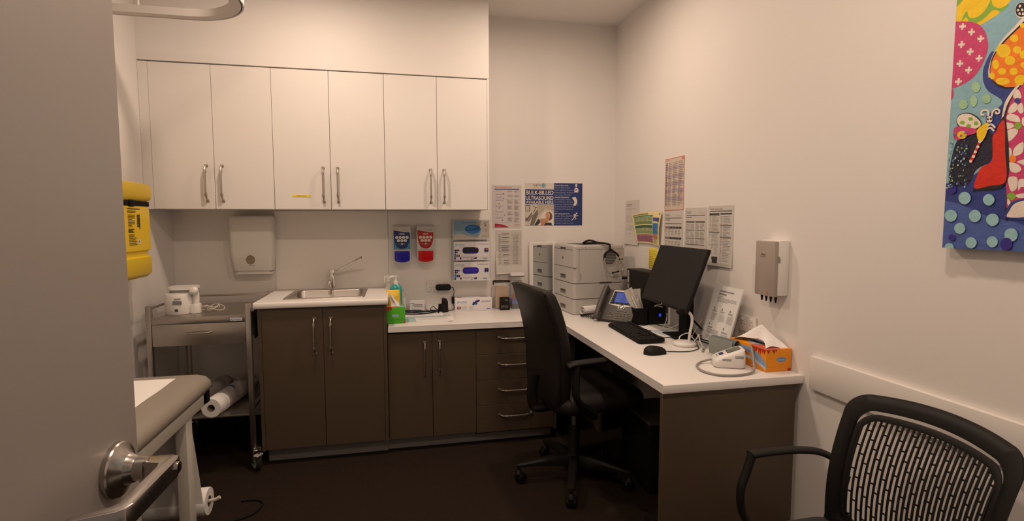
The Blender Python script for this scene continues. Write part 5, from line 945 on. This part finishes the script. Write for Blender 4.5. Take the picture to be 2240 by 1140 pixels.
# mouse
t = thing('computer_mouse', 'black computer mouse on the desk near the keyboard end', 'mouse', (-.408, -1.432, .7305), -88)
rings = []
for k in range(13):
    s_ = -1+2*k/12; y = .056*s_; r = math.sqrt(max(0, 1-abs(s_)**2.6)); hw = .003+.029*r*(1-.10*s_); hh = .006+.030*r*(1-.30*s_)
    rings.append([(hw*math.cos(a), y, max(0, hh*max(0, math.sin(a)))+.001) for a in [2*PI*j/20 for j in range(20)]])
MB().m(BLK).loft(rings).build('shell', None, t, ang=70)
MB().m(BLKM).cyl((-.0025, .030, .0225), (.0025, .030, .0225), .0075, n=16).build('scroll_wheel', None, t)
MB().m(BLK).tube([(0, .055, .008), (-.004, .09, .003), (.012, .15, .003), (.0, .20, .003), (-.03, .245, .003), (-.08, .27, .003), (-.12, .285, .02), (-.15, .275, .06), (-.19, .26, .055), (-.24, .27, .004)], .0021, smooth=6).build('cable', None, t)
# gooseneck microphone
t = thing('gooseneck_microphone', 'white gooseneck microphone with round base and black foam head', 'microphone', (-.190, -1.312, .7305))
MB().m(WPL).lathe([(.052, 0), (.056, .004), (.056, .012), (.050, .018), (.020, .021), (.010, .022)], 36).build('base', None, t, ang=50)
MB().m(WPL).tube([(.022, 0, .018), (.026, -.002, .06), (.034, -.004, .11), (.030, -.003, .145), (.008, 0, .166), (-.014, 0, .169)], .0068, n=12, smooth=5).build('gooseneck', None, t)
MB().m(BLKM).lathe([(.004, 0), (.013, .004), (.016, .016), (.014, .030), (.006, .037)], 18, T(-.010, 0, .169) @ R('Y', -97)).build('foam_head', None, t)
MB().m(WPL).tube([(.045, .0, .010), (.052, -.02, .035), (.055, -.03, .055), (.05, -.05, .03), (.06, -.06, .003), (.09, -.05, .003)], .0028, smooth=5).tube([(.0, .05, .01), (.01, .06, .03), (.05, .055, .045), (.07, .04, .02), (.08, .02, .003)], .0028, smooth=5).build('cable', None, t)
MB().m(mat('violet_led', (.2, .2, .6), .3, emit=('8a80ff', .6))).box(-.020, -.004, -.004, .004, .0185, .0195).build('status_light', None, t)
# pen
t = thing('ballpoint_pen', 'clear ballpoint pen with green grip on the desk', 'pen', (-.160, -1.425, .7365), 52)
MB().m(ink('0f7a3c')).cyl((-.034, 0, 0), (-.008, 0, 0), .0052, n=12).build('grip', None, t)
MB().m(mat('pen_barrel', (.55, .53, .52), .15, .3)).cyl((-.008, 0, 0), (.060, 0, 0), .0048, n=12).cyl((-.034, 0, 0), (-.047, 0, 0), .0048, .0012, n=12).box(.02, .058, -.001, .001, .004, .0075).build('barrel', None, t)
# leaning acrylic notice
t = thing('acrylic_notice_holder', 'printed notice in clear holder leaning on the right wall', 'sign holder', (-.112, -1.418, .7305))
Ml = R('Z', -90-1) @ R('X', -15.5)
MB().m(ACR).box(-.113, .113, -.0035, -.001, 0, .305, bev=.0005).box(-.113, .113, .001, .003, 0, .305).build('acrylic_sleeve', None, t, Ml)
p_ = MB().m(PAPER).box(-.105, .105, -.0008, .0005, .004, .301).build('notice_paper', None, t, Ml)
a = Art(); G = '4c4a48'
a.lines('6a6866', -.060, .120, .050, .129, 1, 2, .8, 0)
a.lines(G, -.060, .106, .0, .115, 1, 3, .8, 0).lines('6a6866', -.060, .072, .090, .094, 4, 3, .4).lines('6a6866', -.060, .097, -.02, .101, 1, 4, .7)
for x in (-.072, -.010, .052):
    a.ell('6a6866', x+.008, .040, .005, .006).lines(G, x-.002, .022, x+.034, .032, 2, int(x*99), .5).lines('7a7876', x-.002, -.02, x+.044, .018, 8, int(x*999), .35)
a.ell('6a6866', -.072, -.040, .005, .006).lines(G, -.078, -.058, -.03, -.052, 1, 9, .7).lines('7a7876', -.078, -.085, .02, -.062, 4, 5, .4).lines('7a7876', -.078, -.112, .02, -.092, 4, 6, .4).ell('6a6866', .045, -.045, .005, .006).lines(G, .035, -.066, .085, -.058, 2, 7, .5).lines('7a7876', .035, -.112, .088, -.070, 8, 8, .35).lines('9a9896', -.08, -.138, .04, -.132, 1, 10, .5)
a.build(p_, T(0, -.0010, .1525) @ BACK)
# blood pressure monitor
t = thing('blood_pressure_monitor', 'white blood pressure monitor with grey hose and cuff tucked behind', 'monitor', (-.205, -1.675, .7305), -114)
# local: front edge (buttons) towards -y, width along x
def wr(z, i, zs): return [(x, y, z+zs*(y+.06)/.12) for x, y in rrect(-.051+i, .051-i, -.062+i, .062-i, .020, 5)]
MB().m(WPL).loft([wr(0, .006, 0), wr(.006, 0, 0), wr(.022, 0, .03), wr(.030, .003, .046), wr(.034, .012, .050)]).build('body', None, t, ang=60)
Mb = T(0, -.060, .0345) @ R('X', math.degrees(math.atan(.050/.12)))
MB().m(mat('lcd_frame', (.10, .10, .10), .3)).prism(rrect(-.026, .026, .058, .112, .004), -.001, .0012, M=Mb).m(mat('lcd', (.16, .18, .14), .2)).prism(rrect(-.022, .022, .062, .108, .002), .0012, .0016, M=Mb).build('lcd_display', None, t)
MB().m(ink('1c2670')).prism(rrect(-.014, .014, .026, .044, .005), .0, .0022, M=Mb, bev=.0006).build('start_button', None, t)
Art().text('5a5a58', 'OMRON', 0, .014, .006, .030, al='C', bold=.01).lines('b8c4d8', -.010, .031, .010, .039, 2, 3).build(t, Mb @ T(0, 0, .0006), 'face_print')
Art().lines('5a5a5a', -.03, .0, .005, .010, 2, 3, .5, .1).lines('3a3a3a', .018, .012, .052, .024, 2, 4, .5, .1).build(t, T(.0515, 0, .030) @ R('Z', 90) @ BACK, 'side_print')
CUF = mat('cuff_fabric', (.12, .155, .175), .85, bump=.3, bscale=300)
t2 = thing('pressure_cuff', 'rolled grey-blue arm cuff standing behind the blood pressure monitor', 'cuff', (-.150, -1.568, .7305), -76)
b = MB().m(CUF).grid(lambda u, v: ((u-.5)*.135, (.021+.004*math.sin(v*9))*math.cos(v*2*PI*1.25)*(1-.3*v), .046+(.044-.012*v)*math.sin(v*2*PI*1.25)), 8, 40, thick=.003); b.build('wrap', None, t2)
MB().m(mat('cuff_lining', (.24, .26, .24), .8)).grid(lambda u, v: ((u-.5)*.125, -.0225-.004*math.sin(v*3), .012+.076*v), 4, 6, thick=.002).build('lining', None, t2)
o = MB().m(mat('grey_hose', (.30, .28, .26), .45)).tube([(-.105, -1.640, .800), (-.112, -1.690, .818), (-.135, -1.735, .795), (-.150, -1.765, .760), (-.178, -1.800, .738), (-.253, -1.822, .7355), (-.330, -1.806, .7355), (-.362, -1.745, .7355), (-.345, -1.672, .7355), (-.300, -1.625, .7365), (-.262, -1.633, .748), (-.245, -1.650, .752)], .0047, n=10, smooth=6).build('air_hose', None)
tag(o, 'grey rubber air hose curling across the desk to the monitor', 'hose')
# ================================================================ office chair
t = thing('office_chair', 'black leather swivel office chair in front of the desk', 'chair', (-.655, -1.040, FLOOR), 97)
HZ = lambda z: z-FLOOR
# local forward is -y
b = MB().m(BLK).lathe([(.045, HZ(.055)), (.046, HZ(.075)), (.040, HZ(.115)), (.030, HZ(.125)), (.030, HZ(.26)), (.026, HZ(.27))], 28); b.build('hub', None, t, ang=50)
MB().m(NICKEL).cyl((0, 0, HZ(.26)), (0, 0, HZ(.39)), .014).build('gas_lift', None, t)
for k in range(5):
    a_ = math.radians(177+72*k-97); d = Vector((math.cos(a_), math.sin(a_), 0)); n = Vector((-d.y, d.x, 0))
    rings = []
    for s_, w_, h0, h1 in ((.03, .026, .06, .118), (.10, .024, .065, .115), (.20, .021, .070, .100), (.29, .018, .068, .086), (.305, .010, .068, .080)):
        c = d*s_; rings.append([tuple(c+n*x+Vector((0, 0, HZ(z)))) for x, z in ((-w_, h0), (w_, h0), (w_, (h0+h1*2)/3), (w_*.6, h1), (-w_*.6, h1), (-w_, (h0+h1*2)/3))])
    MB().m(BLK).loft(rings).build('base_arm', None, t, ang=30)
    cst = MB().m(BLK).loft([[(x, y, z) for x, y in ell(0, .005, r, r, 16)] for r, z in ((.012, .046), (.022, .052), (.018, .062), (.008, .072), (.008, .088))]).box(-.006, .006, -.024, .024, .018, .052, bev=.004).build('caster', None, t)
    cst.matrix_local = T(*(d*.29)) @ R('Z', 40*k+20)
    for sx in (-1, 1): MB().m(BLK).lathe([(.010, 0), (.022, .0), (.027, .003), (.027, .013), (.022, .017), (.008, .017)], 24, T(sx*.007, -.008, .027) @ R('Y', 90*sx)).build('wheel', None, cst)
b = MB().m(BLK).box(-.10, .10, -.13, .15, HZ(.385), HZ(.405), bev=.004).box(-.05, .05, -.10, .10, HZ(.355), HZ(.39), bev=.01).tube([(.05, 0, HZ(.37)), (.18, .0, HZ(.365)), (.22, 0, HZ(.36))], .006)
b.box(-.04, .04, .12, .24, HZ(.385), HZ(.40), bev=.004); b.build('tilt_mechanism', None, t)
def cush(hx_, y0, y1, z0, z1, r=.09):
    f = lambda i, z: [(x, y, z) for x, y in rrect(-hx_+i, hx_-i, y0+i, y1-i, max(r-i, .02), 6)]
    h = z1-z0
    return [f(.03, z0), f(.008, z0+h*.12), f(0, z0+h*.4), f(.003, z0+h*.65), f(.018, z0+h*.86), f(.045, z0+h*.97), f(.09, z1)]
b = MB().m(BLKF).loft(cush(.245, -.30, .185, HZ(.405), HZ(.495)), M=T(0, 0, 0)); b.build('seat', None, t, ang=80)
# backrest: rounded panel curving back at the top
def bc(z):      # centre offset backwards at height z
    return [(.40, .150), (.46, .172), (.55, .178), (.65, .178), (.75, .190), (.85, .215), (.94, .250), (1.00, .272)]
rings = []
prof = [(.390, .10, .010, .150), (.405, .16, .026, .160), (.45, .205, .034, .172), (.55, .222, .036, .176), (.65, .228, .036, .178), (.75, .232, .036, .190), (.85, .232, .036, .212), (.93, .228, .036, .236), (.985, .218, .034, .254), (1.005, .205, .026, .262), (1.012, .185, .012, .266)]
pipe_l, pipe_r = [], []
for z, hw, th, yc in prof:
    ring = []
    for x, y in rrect(-hw, hw, -th, th, th*.8, 4):
        ring.append((x, y+yc-.030*(abs(x)/.23)**2, HZ(z)))
    rings.append(ring)
MB().m(BLKF).loft(rings).build('backrest', None, t, ang=80)
pp = [(s_*(hw-.004), yc+th*.92-.030*(abs(hw)/.23)**2, HZ(z)) for s_ in (1,) for z, hw, th, yc in prof[2:-1]] + [(-(hw-.004), yc+th*.92-.030*(abs(hw)/.23)**2, HZ(z)) for z, hw, th, yc in prof[2:-1]][::-1]
MB().m(BLK).tube(pp, .0035, n=6, smooth=2).build('piping', None, t)
MB().m(BLK).tube([(0, .13, HZ(.39)), (0, .215, HZ(.395)), (0, .235, HZ(.46)), (0, .225, HZ(.56))], .030, n=10, flat=.3, smooth=4, up=(1, 0, 0)).build('back_bracket', None, t)
for s_ in (-1, 1):
    MB().m(BLK).tube([(s_*.266, .165, HZ(.664)), (s_*.268, .13, HZ(.674)), (s_*.270, -.02, HZ(.678)), (s_*.268, -.12, HZ(.674)), (s_*.262, -.165, HZ(.660))], .030, n=14, flat=.42, smooth=4, up=(0, 0, 1)).build('arm_pad', None, t, ang=70)
    b = MB().m(BLK).tube([(s_*.264, .120, HZ(.668)), (s_*.268, .125, HZ(.60)), (s_*.268, .115, HZ(.50)), (s_*.255, .02, HZ(.43)), (s_*.19, .0, HZ(.40)), (s_*.08, 0, HZ(.395))], .032, n=10, flat=.45, smooth=4, up=(0, 1, 0))
    b.build('arm_support', None, t, ang=70)

# ================================================================ visitor chair
t = thing('visitor_chair', 'black plastic visitor armchair with slotted back, lower right', 'chair', (-.460, -2.555, FLOOR), -90)
def bp_(u, z):        # back surface in chair coordinates: u sideways, z height
    k = (z-.42)/.42
    return Vector((u*(.93+.07*k), .175+.085*k-.030*math.sin(PI*min(max(k, 0), 1))-.050*(u/.22)**2, HZ(z)))
HW, Z0, Z1 = .224, .440, .852
def outl(i, n=8, r=.07, z0=Z0, z1=Z1):
    return rrect(-HW+i, HW-i, z0+i, z1-i*1.1, r-i*.5, n)
def dens(P, k=4):
    out = []
    for i in range(len(P)):
        a_, b_ = P[i], P[(i+1) % len(P)]; m_ = max(1, int(math.hypot(b_[0]-a_[0], b_[1]-a_[1])/.02))
        for j in range(m_): out.append((a_[0]+(b_[0]-a_[0])*j/m_, a_[1]+(b_[1]-a_[1])*j/m_))
    return out
def bowed(P): return [(x, z-.020*(abs(x)/HW)**2*(1 if z > .6 else 0)) for x, z in P]
b = MB().m(BLK)
out_o = bowed(dens(outl(0))); 
def band(b, z_in, z_out, x_in, x_out, th):
    # closed band between an inner and an outer outline
    A = bowed(dens(rrect(-x_out, x_out, z_out[0], z_out[1], .045, 8))); rings = []
    N = len(A); 
    for x, z in A:
        cx, cz = x*(x_in/x_out), (z-(z_out[0]+z_out[1])/2)*((z_in[1]-z_in[0])/(z_out[1]-z_out[0]))+(z_in[0]+z_in[1])/2
        if z > .6: cz = cz
        po, pi_ = bp_(x, z), bp_(cx, cz); pm = (po+pi_)/2
        rings.append([po+Vector((0, -th*.3, 0)), pm+Vector((0, -th*.9, 0)), pi_+Vector((0, -th*.5, 0)), pi_+Vector((0, th*.5, 0)), pm+Vector((0, th, 0)), po+Vector((0, th*.4, 0))])
    b.loft(rings, loop=True)
band(b, (.472, .812), (Z0, Z1), .190, HW, .010)
b.build('back_frame', None, t, ang=60)
b = MB().m(BLK)
band(b, (.492, .786), (.474, .802), .176, .188, .005)
NR = 26
for i in range(NR+1):
    u = -.172+.344*i/NR
    zt_ = .792-.006*(abs(u)/.17)**6-.016*(abs(u)/HW)**2; zb_ = .486
    pts = [bp_(u, zb_+(zt_-zb_)*j/10) for j in range(11)]
    b.sweep([p+Vector((0, -.004*math.sin(PI*j/10), 0)) for j, p in enumerate(pts)], [(-.0024, -.0018), (.0024, -.0018), (.0024, .0018), (-.0024, .0018)], up=(0, 1, 0))
for i in range(NR):
    u0 = -.172+.344*i/NR; u1 = -.172+.344*(i+1)/NR
    z = .512+.0215*((i*2) % 3)
    while z < .775:
        p = bp_(u0, z); q = bp_(u1, z); k = (z-.47)/.315
        off = Vector((0, -.004*math.sin(PI*k), 0))
        b.sweep([p+off, q+off], [(-.0022, -.0015), (.0022, -.0015), (.0022, .0015), (-.0022, .0015)], up=(0, 0, 1)); z += .0645
b.build('slotted_panel', None, t, ang=50)
seat = lambda i, z: [(x, y+.0, z) for x, y in rrect(-.245+i, .245-i, -.235+i, .185-i, max(.08-i, .02), 6)]
MB().m(mat('black_fabric', (.016, .015, .015), .8, bump=.3, bscale=300)).loft([seat(.02, HZ(.425)), seat(.004, HZ(.432)), seat(0, HZ(.445)), seat(.006, HZ(.458)), seat(.03, HZ(.468)), seat(.08, HZ(.472))]).build('seat', None, t, ang=80)
MB().m(BLK).loft([seat(.05, HZ(.405)), seat(.012, HZ(.414)), seat(.010, HZ(.427))]).build('seat_shell', None, t)
for s_ in (-1, 1):
    MB().m(BLK).tube([(s_*.222, .195, HZ(.570)), (s_*.238, .190, HZ(.612)), (s_*.262, .15, HZ(.640)), (s_*.278, .08, HZ(.648)), (s_*.284, -.02, HZ(.648)), (s_*.285, -.075, HZ(.645))], .019, n=12, flat=.48, smooth=5, up=(0, 0, 1)).tube([(s_*.285, -.068, HZ(.650)), (s_*.286, -.084, HZ(.60)), (s_*.284, -.105, HZ(.54)), (s_*.275, -.10, HZ(.47)), (s_*.235, -.07, HZ(.425))], .016, n=12, flat=.6, smooth=5, up=(0, 1, 0)).build('armrest', None, t, ang=60)
    b = MB().m(BLK).tube([(s_*.232, .16, HZ(.42)), (s_*.240, .185, HZ(.50)), (s_*.228, .195, HZ(.585))], .020, n=12, flat=.6, smooth=4); b.build('back_upright', None, t)
    for (y0, y1) in ((-.17, -.22), (.14, .20)): MB().m(BLK).tube([(s_*.20, y0, HZ(.42)), (s_*.235, (y0+y1)/2, HZ(.25)), (s_*.245, y1, HZ(FLOOR)+.0)], .012, n=12, smooth=3).build('leg', None, t)

# ================================================================ under the desk
t = thing('drawer_pedestal', 'low black pedestal with grey top under the desk', 'pedestal', (-.20, -1.13, FLOOR))
MB().m(BLKM).box(-.155, .155, -.165, .165, .02, .355, bev=.004).box(-.14, .14, -.15, .15, 0, .02).build('carcass', None, t)
MB().m(mat('dark_grey_top', (.10, .09, .085), .5)).box(-.158, .158, -.168, .168, .355, .370, bev=.002).build('top_panel', None, t)
o = MB().m(BLKM).box(-.13, .13, -.03, .03, 0, .05, bev=.01, M=T(-.36, -1.50, FLOOR) @ R('Z', 20)).build('power_board'); tag(o, 'dark power board on the carpet under the desk', 'power board')
